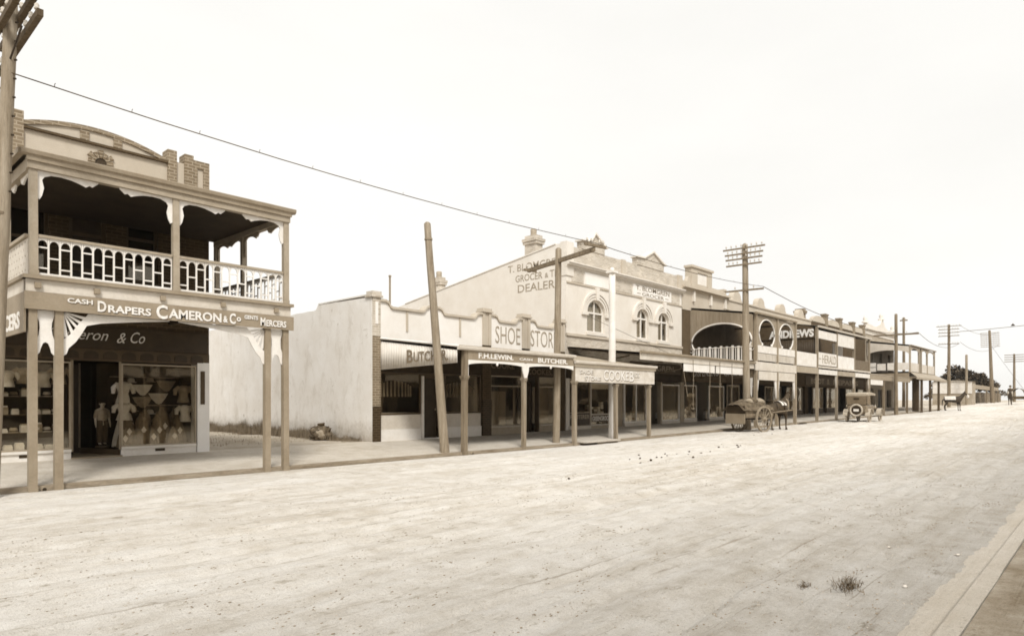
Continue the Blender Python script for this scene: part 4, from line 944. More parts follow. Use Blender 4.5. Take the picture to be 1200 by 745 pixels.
mb = MB(); corrugated(mb, (58.6, S, 4.4), (72.4, S, 4.4), (58.6, P - .1, 3.78), (72.4, P - .1, 3.78), .2, .014); mb.build('awning_roof', ROOFM, boot)
MB().pbox(FP, 58.55, 72.4, 3.36, 3.75, -.05, .0).build('awning_fascia', STONEC, boot)
sign(boot, FP, 58.7, 62.4, 2.95, 3.35, .0, SIGNW)
for x in (62.9, 67.4, 71.4): post(boot, x, P, gz(x) + .07, 3.4, .17, TIMBER)

# ================================================================== 8 CORNER BUILDING
corner = thing('corner_hotel', (78, S, .6), 'pale two storey building with ornate finials and an open arched upper verandah', 'shop building', 'shop buildings along the footpath')
shell(corner, 72.4, 83.6, .5, 8.6, y1=34, material=FACADE)
holed(MB(), F, 72.4, 83.6, .5, 8.3, -.3, 0, [(74, 75.2, .6, 2.9), (77, 79, .9, 2.8), (80.5, 82.5, .9, 2.8), (74, 75, 4.5, 6.6), (77.5, 78.5, 4.5, 6.6), (81, 82, 4.5, 6.6)]).build('front_wall', mat('hotel_wall', .38, .9, .2, 2), corner)
MB().box(72.7, 83.3, S + .6, S + .7, .5, 7.5).build('interior', DARKP, corner)
pp = MB().pbox(F, 72.4, 83.6, 8.3, 8.75, -.3, .06).pbox(F, 72.3, 83.7, 8.75, 8.9, -.35, .25).prism(F, [(72.5, 8.905), (83.5, 8.905), (83.5, 9.3), (81, 9.2), (79.6, 9.6), (78.9, 10.2), (78.4, 10.2), (77.6, 9.6), (76, 9.25), (72.5, 9.4)], -.25, .02).build('parapet', FACADE, corner)
for x, z in ((72.6, 9.4), (78.65, 10.2), (83.4, 9.3)): MB().lathe((x, S + .12, z), [(.3, 0), (.3, .12), (.12, .2), (.22, .4), (.1, .6), (.02, .75)], 10).build('finial', FACADE, pp)
mb = MB(); corrugated(mb, (72.5, S, 7.6), (84.1, S, 7.6), (72.5, P - .1, 6.98), (84.1, P - .1, 6.98), .2, .014); mb.build('verandah_roof', mat('roof_pale2', .36, .6, .15, 1.5), corner)
MB().add([(72.5, S, 7.45), (84.1, S, 7.45), (84.1, P, 6.85), (72.5, P, 6.85)], [(0, 1, 2, 3)]).build('verandah_ceiling', DIMC, corner)
MB().box(72.5, 84, P, S, 4.3, 4.45).build('balcony_floor', DIMC, corner)
gutter(corner, 72.4, 84.2, P - .1, 6.95, STONEC)
LH = leftf(72.5); FH = front(P)
a = arc(16.6, 6.1, 1.8, .45, 180, 0, 16); MB().strip(LH, [(u, 6.85 + (u - P) / 3.8 * .55) for u, v in a], a, -.04, 0).pbox(LH, P + .08, 14.8, 6.1, 6.85, -.04, 0).build('arched_end', CREAM, corner)
for x in (72.6, 76.4, 77.4, 80.2, 83.9): post(corner, x, P, 4.4, 6.95, .16, BUFF)
for x0, x1 in ((72.7, 76.3), (77.5, 80.1), (80.3, 83.8)):
    c = (x0 + x1) / 2; a = arc(c, 6.2, (x1 - x0) / 2, .5, 180, 0, 12); MB().strip(FH, [(u, 6.85) for u, v in a], a, -.02, .02).build('arch_brace', BUFF, corner)
    MB().pbox(FH, x0, x1, 4.45, 5.3, -.02, .02).build('balustrade', CREAM, corner)
for u0, u1, z0, z1 in ((14.8, 16.6, 4.6, 5.3), (16.75, 17.5, 4.6, 5.25), (17.6, 18.45, 4.95, 5.35), (17.6, 18.45, 4.5, 4.88)): sign(corner, LH, u0, u1, z0, z1, .05, SIGNW)
MB().pbox(LH, P + .05, S, 3.6, 4.42, -.04, .0).build('end_fascia', STONEC, corner)
mb = MB(); mb.add([(72.6, P, 4.4), (84.2, P, 4.4), (87.4, P - .6, 3.9), (72.6, P - .6, 3.9), (84.2, S, 4.4), (87.4, S, 3.9)], [(0, 1, 2, 3), (1, 4, 5, 2)]); mb.build('skirt_roof', mat('roof_pale3', .34, .6, .15, 1.5), corner)
mb = MB(); mb.pbox(front(P - .58), 72.6, 87.4, 3.7, 3.9, -.05, .02).build('skirt_fascia', BUFF, corner)
for x in (75.6, 79.6, 84.0): post(corner, x, P - .4, gz(x) + .05, 3.8, .2, BROWN)
post(corner, 76.6, P + .3, gz(76), 3.9, .55, BROWN)
# ================================================================== SHOP WINDOW GOODS
PZ = .53
CLOAK = mat('cloak_cloth', .15, .9, .3, 7, bmp=.4)
def cloak(x, y, z, h, label, material=CLOAK, tag=True, seed=0):
    t = thing('display_cloak', (x, y, z), label, 'garment', 'garments in the draper shop window')
    k = h / .9
    MB().lathe((x, y, z), [(.25*k, 0), (.23*k, .2*k), (.18*k, .45*k), (.135*k, .66*k), (.11*k, .76*k), (.05*k, .83*k), (.045*k, .9*k)], 28, lambda a, zz: 1 + (.16 - .1 * zz / h) * math.sin(7 * a + seed)).build('cloak_cloth', material, t)
    MB().lathe((x, y, z + h), [(.03, 0), (.035, .02), (.02, .05)], 8).build('stand_knob', BROWN, t)
    if tag:
        zz = z + h * .5; yy = y - .205 * k
        mb = MB(); mb.prism(front(yy), [(x, zz - .095), (x + .065, zz), (x, zz + .095), (x - .065, zz)], 0, .006); mb.build('price_ticket', CARD, t)
    return t
for x, y, h, lb, m, tg in ((5.92, S + .35, .80, 'tan pleated cloak at the left end of the front row in the right show window', CLOAK, True), (6.28, S + .42, .86, 'tan pleated cloak with a ticket, second from the left in the window front row', CLOAK, True),
                       (6.66, S + .40, .84, 'pleated cloak in the middle of the front row of the right show window', CLOAK, True), (6.86, S + .62, 1.02, 'taller pleated cloak standing behind the middle of the window front row', CLOAK, True),
                       (7.18, S + .40, .78, 'small tan cloak at the right end of the window front row', CLOAK, True), (7.20, S + .68, .98, 'tall cloak behind the small cloak at the right end of the show window', CLOAK, True), (5.98, S + .68, 1.0, 'tall pale cloak standing behind the leftmost cloak of the show window', CLOTHP, True)):
    cloak(x, y, PZ, h, lb, m, tg, x * 5)
for i, (x, y, h) in enumerate(((6.45, S + .66, .95), (6.1, S + .55, .62), (6.5, S + .28, .5), (7.02, S + .28, .5), (5.82, S + .25, .46))):
    cloak(x, y, PZ, h, 'child size cloak in the right show window, ' + ['tall one half hidden behind the second cloak', 'small one just behind the leftmost two', 'short one at the glass left of centre', 'short one at the glass right of centre', 'shortest one in the left front corner'][i], CLOTH if i % 2 else CLOAK, i != 0, i * 2.3)
def blouse(x, y, z, h, label, material):
    t = thing('hanging_blouse', (x, y, z), label, 'garment', 'garments in the draper shop window')
    MB().lathe((x, y, z), [(.16, 0), (.14, .2*h), (.11, .45*h), (.15, .75*h), (.13, .92*h), (.05, h)], 20, lambda a, zz: 1 + .1 * math.sin(5 * a + zz * 9)).build('bodice', material, t)
    for sg in (-1, 1): MB().tube([(x + sg * .12, y, z + .9*h), (x + sg * .22, y, z + .7*h), (x + sg * .24, y - .03, z + .45*h)], [.06, .065, .045], 8).build('sleeve', material, t)
blouse(5.80, S + .25, 1.66, .55, 'pale blouse hanging high at the left edge of the show window', CLOTHP)
blouse(5.84, S + .35, 1.22, .45, 'pale blouse hanging below another at the left edge of the show window', CLOTHP)
blouse(7.36, S + .45, 1.66, .48, 'blouse hanging high at the right edge of the show window', CLOTH)
blouse(7.36, S + .35, 1.15, .45, 'blouse hanging low at the right edge of the show window', CLOTHP)
for x, z, lb in ((6.45, 1.95, 'striped scarf draped to a point at the upper left of the show window'), (6.85, 1.72, 'pale scarf draped to a point in the centre of the show window'), (7.05, 2.06, 'small folded scarf draped at the upper right of the show window'), (6.45, 1.62, 'dark scarf draped to a point in the centre left of the show window')):
    mb = MB(); vs = []
    for i in range(9):
        u = -.25 + .5 * i / 8; o = .03 * math.sin(i * 2.2)
        vs += [(x + u, S + .85 + o, z + .2), (x + u * .75, S + .83 - o, z + .06), (x + u * .25, S + .82 + o, z - .1 + .1 * abs(u))]
    mb.add(vs, [(3*i + j, 3*i + 3 + j, 3*i + 4 + j, 3*i + 1 + j) for i in range(8) for j in (0, 1)], True)
    setp(mb.build('draped_scarf', CLOTHP if 'pale' in lb or 'striped' in lb else CLOTH), lb, 'scarf', 'garments in the draper shop window')
for i, x in enumerate((3.05, 3.4, 3.75, 4.1, 4.42)):
    blouse(x, S + .3, 2.12 - .08 * (i % 2), .38, 'shirt hanging at the top of the left show window, ' + ['leftmost of five', 'second of five', 'middle one of five', 'fourth of five', 'rightmost of five'][i], CLOTHP if i % 2 else CLOTH)
for i, (x, z, m) in enumerate(((6.15, 2.2, CLOTHP), (6.62, 2.22, CLOTH), (6.62, 1.36, CLOTHP), (6.2, 1.44, CLOTH), (7.02, 1.42, CLOTHD))):
    t = thing('felt_hat', (x, S + .77, z), 'hat on a peg in the right show window, ' + ['pale one near the top left', 'tan one near the top centre', 'pale one low in the centre', 'tan one low on the left', 'dark one low on the right'][i], 'hat', 'hats in the right show window')
    MB().lathe((x, S + .77, z), [(.13, 0), (.135, .012), (.085, .02), (.08, .09), (.05, .12), (.02, .115)], 16).build('hat_felt', m, t)
mb = MB().box(5.7, 7.5, S + .75, S + .79, 1.58, 1.61).box(5.7, 7.5, S + .95, S + .97, 2.34, 2.36); setp(mb.build('display_rail', PALETIMBER), 'thin wooden display rail fixed across the right show window', 'rail')
# left window: shelves of boxed shirts and hats
sh = thing('display_shelves', (3.7, S + .8, PZ), 'stacked display shelves inside the left show window of the draper shop', 'shelves')
for z in (.95, 1.38, 1.80, 2.2): MB().box(2.86, 4.56, S + .6, S + 1.1, z, z + .02).build('shelf', BROWN, sh)
ords = ['leftmost', 'second from the left', 'third from the left', 'fourth from the left', 'fifth from the left', 'sixth from the left', 'second from the right', 'rightmost']
lev = {.53: 'window floor', .97: 'lowest shelf', 1.40: 'second shelf', 1.82: 'top shelf'}
for z, nm in lev.items():
    n = 8 if z < .6 else 8
    for i in range(n):
        x = 3.0 + i * (1.45 / (n - 1)) + rnd.uniform(-.03, .03); y = S + (.35 if z < .6 else .72)
        if (i + int(z * 10)) % 3 == 0:
            t = thing('felt_hat', (x, y, z), f'felt hat, {ords[i]} on the {nm}, left window', 'hat', 'hats and boxes in the left show window')
            m = rnd.choice([CLOTH, CLOTHD, CLOTHP]); MB().lathe((x, y, z), [(.12, 0), (.125, .015), (.085, .02), (.08, .09), (.06, .12), (.02, .115)], 16).build('hat_felt', m, t); MB().lathe((x, y, z + .02), [(.088, 0), (.086, .03)], 16).build('hat_band', DARKP, t)
        else:
            t = thing('shirt_box', (x, y, z), f'folded shirts in a box, {ords[i]} on the {nm}, left window', 'box', 'hats and boxes in the left show window')
            w = rnd.uniform(.07, .105); h = rnd.uniform(.06, .26)
            MB().box(x - w, x + w, y - .1, y + .1, z, z + h).build('box_body', rnd.choice([CLOTH, CLOTHP, CARD, CLOTHP]), t); MB().box(x - w * .85, x + w * .85, y - .09, y + .08, z + h + .001, z + h + .035).build('folded_shirt', rnd.choice([CLOTHP, CARD, CLOTH]), t)
            if i % 2: MB().box(x - .04, x + .04, y - .106, y - .101, z + h * .3, z + h * .6).build('price_ticket', CARD, t)
# grocers' goods
gi = 0
for x0, x1, nm in ((26.0, 27.4, 'greengrocer window'), (28.9, 30.7, 'wide grocer window'), (32.6, 34.3, 'window beside the chemist'), (38.4, 40.1, 'chemist window')):
    n = 5
    for i in range(n):
        x = x0 + (x1 - x0) * (i + .5) / n; b = .52 if x < 28 else .58; b = 1.06 if x < 27.5 else b
        t = thing('goods_pyramid', (x, S + .45, b), f'stack of packets, {ords[i]} in the {nm}', 'packets', 'packets stacked in the grocers windows')
        h = rnd.uniform(.15, .55); k = 0
        while k * .11 < h:
            MB().box(x - .13 + k * .012, x + .13 - k * .012, S + .36, S + .52, b + k * .115, b + k * .115 + .105).build('packet', rnd.choice([CARD, CLOTH, BROWN, CLOTHP, CREAM]), t); k += 1

# ================================================================== PEOPLE
def body_joints(h, arms=((.19, .0, .60), (.21, -.04, .46)), seated=False):
    k = h
    J = [(0, 0, .52*k, .085*k, .07*k), (0, 0, .62*k, .075*k, .06*k), (0, 0, .74*k, .095*k, .065*k), (0, 0, .815*k, .06*k, .05*k), (0, -.005*k, .86*k, .032*k), (0, -.01*k, .90*k, .05*k, .055*k), (0, -.012*k, .955*k, .058*k, .064*k), (0, -.005*k, .99*k, .035*k)]
    E = [(0, 1), (1, 2), (2, 3), (3, 4), (4, 5), (5, 6), (6, 7)]
    for sg in (-1, 1):
        n = len(J)
        J += [(sg*.105*k, 0, .80*k, .036*k), (sg*.14*k, .01*k, .64*k, .028*k), (sg*.15*k, -.03*k, .50*k, .021*k), (sg*.15*k, -.045*k, .45*k, .02*k, .012*k), (sg*.15*k, -.05*k, .41*k, .012*k, .008*k)]
        E += [(3, n), (n, n+1), (n+1, n+2), (n+2, n+3), (n+3, n+4)]
        n = len(J)
        if seated: J += [(sg*.06*k, -.03*k, .50*k, .06*k), (sg*.12*k, -.22*k, .50*k, .045*k), (sg*.13*k, -.24*k, .26*k, .032*k), (sg*.13*k, -.33*k, .23*k, .02*k)]
        else: J += [(sg*.055*k, 0, .48*k, .06*k), (sg*.055*k, -.01*k, .27*k, .043*k), (sg*.055*k, .01*k, .05*k, .026*k), (sg*.058*k, -.09*k, .018*k, .02*k)]
        E += [(0, n), (n, n+1), (n+1, n+2), (n+2, n+3)]
    return J, E
def person(x, y, z, h, rot, label, cat, name='person', seated=False, shirt=CLOTHP, legs=CLOTHD, hat=None):
    t = thing(name, (x, y, z), label, cat)
    J, E = body_joints(h, seated=seated)
    skin_mesh('body', J, E, SKIN, t, 2, (x, y, z), rot)
    mw = Matrix.Translation((x, y, z)) @ Matrix.Rotation(rot, 4, 'Z')
    def part(nm, prof, m, sq=.75, dy=0):
        mb = MB(); mb.lathe((0, 0, 0), prof, 16, lambda a, zz: 1 - (1 - sq) * abs(math.sin(a)) + .03 * math.sin(6 * a)); mb.v = [tuple(mw @ Vector((a, b + dy, c))) for a, b, c in mb.v]; return mb.build(nm, m, t)
    k = h
    part('shirt', [(.10*k, .56*k), (.105*k, .62*k), (.118*k, .72*k), (.115*k, .79*k), (.06*k, .83*k)], shirt)
    for sg in (-1, 1):
        mb = MB(); mb.tube([mw @ Vector((sg*.10*k, 0, .80*k)), mw @ Vector((sg*.13*k, .005*k, .70*k)), mw @ Vector((sg*.14*k, .01*k, .62*k))], [.045*k, .042*k, .038*k], 10); mb.build('sleeve', shirt, t)
        if not seated:
            mb = MB(); mb.tube([mw @ Vector((sg*.05*k, 0, .57*k)), mw @ Vector((sg*.055*k, -.005*k, .28*k)), mw @ Vector((sg*.055*k, .005*k, .07*k))], [.075*k, .058*k, .045*k], 10); mb.build('trouser_leg', legs, t)
            mb = MB(); c = mw @ Vector((sg*.057*k, -.04*k, .025*k)); mb.blob(c, (.03*k, .03*k, .026*k), 1, 0); mb.blob(mw @ Vector((sg*.057*k, -.075*k, .02*k)), (.028*k, .028*k, .02*k), 1, 0); mb.build('shoe', DARKP, t)
    part('hair', [(.06*k, .945*k), (.068*k, .965*k), (.055*k, .995*k), (.02*k, 1.01*k)], HAIR, 1.0, .006*k)
    for sg in (-1, 1):
        MB().blob(mw @ Vector((sg*.022*k, -.07*k, .945*k)), (.008*k, .006*k, .006*k), 0, 0, 6, 4).build('eye', DARKP, t)
        MB().blob(mw @ Vector((sg*.063*k, -.005*k, .938*k)), (.008*k, .014*k, .02*k), 0, 0, 6, 4).build('ear', SKIN, t)
    MB().blob(mw @ Vector((0, -.078*k, .932*k)), (.009*k, .016*k, .015*k), 0, 0, 6, 4).build('nose', SKIN, t)
    MB().blob(mw @ Vector((0, -.069*k, .905*k)), (.02*k, .006*k, .005*k), 0, 0, 6, 4).build('mouth', BROWN, t)
    if hat: part('hat', [(.13*k, .975*k), (.13*k, .985*k), (.07*k, .99*k), (.065*k, 1.05*k), (.03*k, 1.06*k)], hat, 1.0)
    return t
m_ = person(5.46, S + .72, PZ + .04, 1.14, R(8), 'child mannequin in a white shirt and dark trousers standing by the draper doorway', 'mannequin', 'mannequin', shirt=CLOTH)
MB().lathe((5.46, S + .72, PZ), [(.16, 0), (.16, .035)], 14).build('stand', BROWN, m_)

# ================================================================== POLES AND WIRES
PG = 'timber poles along the street'
def pole(x, y, ztop, r0, r1, label, lean=(0, 0), material=TIMBER, name='telegraph_pole', square=False):
    zb = path_z(x, y) - .1 if y > 14.9 else road_z(x, y) - .05
    t = thing(name, (x, y, zb), label, 'pole', PG)
    n = 7; pts = []; rs = []
    for i in range(n):
        s_ = i / (n - 1); pts.append((x + lean[0] * s_ + .02 * N(i, x), y + lean[1] * s_ + .02 * N(i, y, 5), zb + (ztop - zb) * s_)); rs.append(r0 + (r1 - r0) * s_)
    pts.append((pts[-1][0], pts[-1][1], ztop + r1 * .5)); rs.append(r1 * .45)
    MB().tube(pts, rs, 14).build('shaft', material, t)
    return t
def axis(p, x, y, zb, ztop, lean): return lambda z: (x + lean[0] * (z - zb) / (ztop - zb), y + lean[1] * (z - zb) / (ztop - zb))
INS = None
def crossarm(t, c, half, ang, th=.055, pins=0, tilt=0, braces=False, material=TIMBER, down=.0):
    """timber arm centred on c, pointing ang degrees from the street direction"""
    dx, dy = math.cos(R(ang)), math.sin(R(ang)); nx, ny = -dy, dx
    mb = MB()
    P8 = []
    for s_ in (-1, 1):
        for a, b in ((-1, -1), (1, -1), (1, 1), (-1, 1)):
            P8.append((c[0] + dx * half * s_ + nx * th * .8 * a, c[1] + dy * half * s_ + ny * th * .8 * a, c[2] + tilt * s_ + th * b))
    mb.add(P8, [(0, 1, 2, 3), (4, 5, 6, 7), (0, 1, 5, 4), (1, 2, 6, 5), (2, 3, 7, 6), (3, 0, 4, 7)])
    if braces:
        for s_ in (-1, 1): mb.tube([(c[0] + dx * half * .5 * s_, c[1] + dy * half * .5 * s_, c[2] - th), (c[0], c[1], c[2] - half * .45)], .015, 5)
    arm = mb.build('crossarm', material, t)
    for i in range(pins):
        s_ = -1 + 2 * (i + .5) / pins
        if abs(s_) * half < .12: continue
        p = (c[0] + dx * half * .97 * s_, c[1] + dy * half * .97 * s_, c[2] + th + tilt * s_)
        MB().lathe(p, [(.012, -.02), (.012, .07), (.035, .075), (.045, .10), (.03, .125), (.038, .15), (.02, .18)], 8).build('insulator', CLOTHP if False else STONE, arm)
    return arm
# near pole at the frame's edge
zt = 9.3
pn = pole(2.37, 14.32, zt, .118, .098, 'tall weathered pole with climbing bolts at the end of the draper verandah', (.30, -.02), PALETIMBER)
ax = axis(pn, 2.37, 14.32, 0, zt, (.30, -.02))
bl = MB()
for i in range(26):
    z = 5.2 + i * .165; c = ax(z); sg = 1 if i % 2 else -1
    bl.tube([(c[0] + sg * .09 * .67, c[1] - sg * .09 * .74, z), (c[0] + sg * .17 * .67, c[1] - sg * .17 * .74, z)], .016, 6)
    MB().tube([(c[0] + sg * .07 * .67, c[1] - sg * .07 * .74, z), (c[0] + sg * .145 * .67, c[1] - sg * .145 * .74, z)], .017, 6).build('climbing_bolt', DARKMETAL, pn)
ARMT = mat('arm_timber', .09, .85, .3, 2, (6, 6, .5), bmp=.4)
for z, h_, o_ in ((7.98, 1.5, .13), (8.24, 1.5, -.13), (8.44, 1.45, .13), (8.68, 1.4, -.13)):
    c = ax(z); crossarm(pn, (c[0] + o_, c[1], z), h_, 90, .055, 8, material=ARMT)
for sg in (-1, 1): MB().tube([(2.66, 14.3 + sg * .75, 8.0), (2.62, 14.3, 7.62)], .016, 6).build('arm_brace', DARKMETAL, pn)
c = ax(3.95); MB().lathe((c[0], c[1], 4.95), [(.112, 0), (.118, .02), (.112, .05)], 14).build('iron_band', TIMBER, pn)
# leaning pole
pl_ = pole(13.4, 14.98, 7.05, .145, .1, 'bare timber pole leaning in front of the butcher verandah', (-.36, .4), PALETIMBER)
MB().lathe((13.4 - .36 * .93, 14.98 + .4 * .93, 6.55), [(.122, 0), (.125, .03), (.121, .06)], 14).build('iron_band', STONEC, pl_)
# pole through the butcher verandah with a slanting arm
p5 = pole(19.1, 15.25, 7.25, .14, .115, 'timber pole with one long slanting crossarm rising through the butcher verandah roof', (0, -.1), PALETIMBER)
crossarm(p5, (19.06, 15.1, 6.82), 2.15, 72, .07, 0, material=TIMBER)
crossarm(p5, (18.46, 13.05, 6.95), .5, -9, .045, 5, material=TIMBER); crossarm(p5, (19.66, 17.0, 6.8), .3, -12, .045, 2, material=TIMBER)
# white post
wp = pole(22.75, 15.25, 6.9, .15, .135, 'white painted post with a square cap between two shop verandahs', (0, 0), WHITE, 'white_post')
MB().box(22.75 - .18, 22.75 + .18, 15.25 - .18, 15.25 + .18, 6.9, 6.98).blob((22.75, 15.25, 7.04), (.1, .1, .1), 0, 0).build('post_cap', WHITE, wp)
# big telephone pole
p8 = pole(34.3, 14.5, 9.95, .21, .14, 'tall thick telephone pole with four short crossarms above one long arm by the chemist', (0, .1), PALETIMBER)
for z, h_ in ((9.75, 1.12), (9.46, 1.02), (9.2, .98), (8.88, .95)): crossarm(p8, (34.3 - .17, 14.6, z), h_, 92, .04, 8)
crossarm(p8, (34.15, 14.58, 7.52), 1.0, 96, .045, 2)
# far poles
p9 = pole(65.6, 14.35, 9.2, .17, .12, 'slim pole with one long low crossarm in front of the corner verandah', (0, 0))
crossarm(p9, (65.5, 14.35, 7.42), 1.75, 90, .07, 2)
pA = pole(88.2, 18.5, 11.3, .18, .13, 'pole with a short bracket showing above the corner verandah roof', (0, 0)); crossarm(pA, (88.2, 18.5, 11.0), .4, 90, .07, 2)
pB = pole(96.2, 15.3, 10.9, .2, .14, 'telephone pole with four crossarms standing just past the last verandah', (0, 0))
for z in (10.72, 10.33, 9.93, 9.53, 8.55): crossarm(pB, (96.05, 15.3, z), 1.3 if z > 10.6 else 1.1, 90, .038, 8)
pole(104, 14.6, 7.55, .16, .14, 'short bare pole without arms in front of the low painted sign wall', (0, 0), PALETIMBER)
pD = pole(127.4, 14.5, 12.5, .3, .17, 'tall pole carrying eight close crossarms beside the open street awning', (-.6, .3))
for i in range(8): crossarm(pD, (126.75 + .02 * i, 14.78 - .01 * i, 12.1 - .3 * i), 1.25, 90, .032, 8)
pE = pole(157, 14.5, 10.35, .26, .16, 'most distant pole with a block of four crossarms at the far right', (0, 0))
for i in range(4): crossarm(pE, (156.8, 14.5, 10.2 - .42 * i), 1.5, 90, .06, 0)
def wire(label, pts, r=.012, sag=.4, clips=0, material=DARKP, group='overhead wires', name='overhead_wire'):
    path = []
    for a, b in zip(pts, pts[1:]):
        a, b = Vector(a), Vector(b); n = max(6, int((b - a).length / 1.2))
        for i in range(n):
            s_ = i / n; q = a.lerp(b, s_); q.z -= sag * 4 * s_ * (1 - s_) * min(1.5, (b - a).length / 20); q.z += .012 * N(q.x * 1.3, q.y); path.append(q)
    path.append(Vector(pts[-1]))
    if clips:
        t = thing(name, tuple(pts[0]), label, 'wire', group); MB().tube(path, r, 6).build('cable', material, t)
        d = 0; nxt = .7
        for a, b in zip(path, path[1:]):
            L = (b - a).length
            while d + L > nxt:
                q = a.lerp(b, (nxt - d) / L); MB().tube([q, q + Vector((0, 0, .05)), q + Vector((.015, 0, .07))], .006, 4).build('cable_clip', material, t); nxt += clips
            d += L
    else: setp(MB().tube(path, r, 5).build(name, material), label, 'wire', group)
WM = mat('cable_brown', .07, .7, .2, 5)
wire('thick clipped cable sagging from the near pole to the slanting crossarm', [(2.57, 14.22, 7.43), (18.46, 13.05, 7.04)], .0105, .25, 1.25, WM)
wire('clipped cable running from the slanting crossarm past the grocer parapet to the telephone pole', [(18.46, 13.05, 7.04), (34.2, 13.6, 7.62)], .012, .25, 1.6, WM)
wire('cable running from the telephone pole past the dark domed parapet', [(34.2, 13.6, 7.62), (65.5, 12.65, 7.52)], .018, .6, 0, WM)
wire('cable running past the corner verandah roof to the pole beyond', [(65.5, 12.65, 7.52), (96.1, 14.2, 8.6)], .02, .6, 0, WM)
wire('thin wire slanting down across the grocer windows to the awning', [(25.6, 18.3, 5.6), (35.0, 18.2, 3.9)], .010, .05, 0, WM)
wire('upper thin wire between the two tall distant telephone poles', [(96.05, 14.2, 10.8), (126.8, 13.7, 12.2)], .02, .5, 0, WM)
wire('lower thin wire between the two tall distant telephone poles', [(96.05, 14.1, 8.7), (126.8, 13.7, 10.2)], .02, .7, 0, WM)
wire('thin wire crossing the street from a distant pole', [(96.05, 14.2, 10.0), (96.5, -12, 13.6)], .03, .6, 0, WM)
wire('guy wire slanting down from the tall eight armed pole', [(126.8, 14.5, 10.0), (150, 11.5, 2.0)], .02, .1, 0, WM)
def strain(x, y, z, lb):
    t = thing('strain_insulator', (x, y, z), lb, 'insulator', 'insulators hung on the crossing wire')
    MB().lathe((x, y, z), [(.05, -.1), (.22, -.08), (.16, .03), (.05, .12), (.03, .2)], 10).build('insulator_shell', DARKP, t)
strain(96.13, 9.0, 10.4, 'dark insulator hung on the crossing wire nearer the distant pole'); strain(96.2, 4.2, 11.1, 'dark insulator hung on the crossing wire near the frame edge')

# ================================================================== HORSES AND VEHICLES
def horse(x, y, rot, label, coat, name='horse', k=1.0):
    z = road_z(x, y); t = thing(name, (x, y, z), label, 'horse')
    #            0 rump          1 loin           2 barrel           3 chest           4 neck base       5 mid neck      6 poll          7 face         8 muzzle
    J = [(-.62, 0, 1.18, .25, .28), (-.25, 0, 1.14, .26, .28), (.12, 0, 1.10, .29, .31), (.5, 0, 1.14, .25, .30), (.68, 0, 1.34, .18, .23), (.88, 0, 1.58, .12, .17), (1.03, 0, 1.80, .08, .115), (1.17, 0, 1.66, .065, .085), (1.30, 0, 1.48, .05, .055)]
    E = [(i, i + 1) for i in range(8)]
    n = len(J); J += [(-.82, 0, 1.2, .05), (-.92, 0, 1.0, .055), (-.94, 0, .62, .045), (-.93, 0, .45, .015)]; E += [(0, n), (n, n+1), (n+1, n+2), (n+2, n+3)]
    for sg in (-1, 1):
        d = .06 * sg
        n = len(J); J += [(-.60 + d, sg*.14, .92, .12, .15), (-.52 + d, sg*.15, .74, .075, .085), (-.72 + d, sg*.15, .50, .05), (-.70 + d, sg*.15, .20, .035), (-.68 + d, sg*.15, .10, .042), (-.64 + d, sg*.15, .03, .05)]
        E += [(0, n)] + [(n + i, n + i + 1) for i in range(5)]
        n = len(J); J += [(.50 - d, sg*.14, .86, .09, .11), (.53 - d, sg*.14, .56, .055), (.53 - d, sg*.14, .45, .045), (.53 - d, sg*.14, .18, .032), (.55 - d, sg*.14, .10, .042), (.57 - d, sg*.14, .03, .05)]
        E += [(3, n)] + [(n + i, n + i + 1) for i in range(5)]
    skin_mesh('body', J, E, coat, t, 2, (x, y, z), rot, k)
    mw = Matrix.Translation((x, y, z)) @ Matrix.Rotation(rot, 4, 'Z') @ Matrix.Scale(k, 4)
    for sg in (-1, 1):
        MB().tube([mw @ Vector((1.0, sg*.06, 1.86)), mw @ Vector((1.02, sg*.075, 1.95)), mw @ Vector((1.04, sg*.07, 2.03))], [.03, .032, .006], 7).build('ear', coat, t)
    mb = MB(); mb.strip(lambda u, v, d: tuple(mw @ Vector((u, d, v))), [(.62, 1.55), (.80, 1.75), (.96, 1.92), (1.04, 1.93)], [(.70, 1.42), (.90, 1.62), (1.03, 1.80), (1.10, 1.84)], -.025, .025); mb.build('mane', HAIR, t)
    for sx, sg in ((-.64, 1), (-.64, -1), (.57, 1), (.57, -1)):
        d = .06 * sg * (1 if sx < 0 else -1)
        mb = MB(); mb.lathe((0, 0, 0), [(.065, 0), (.05, .08)], 10); mb.v = [tuple(mw @ Vector((a + sx + d, b + sg * (.15 if sx < 0 else .14), c))) for a, b, c in mb.v]; mb.build('hoof', DARKP, t)
    return t, mw
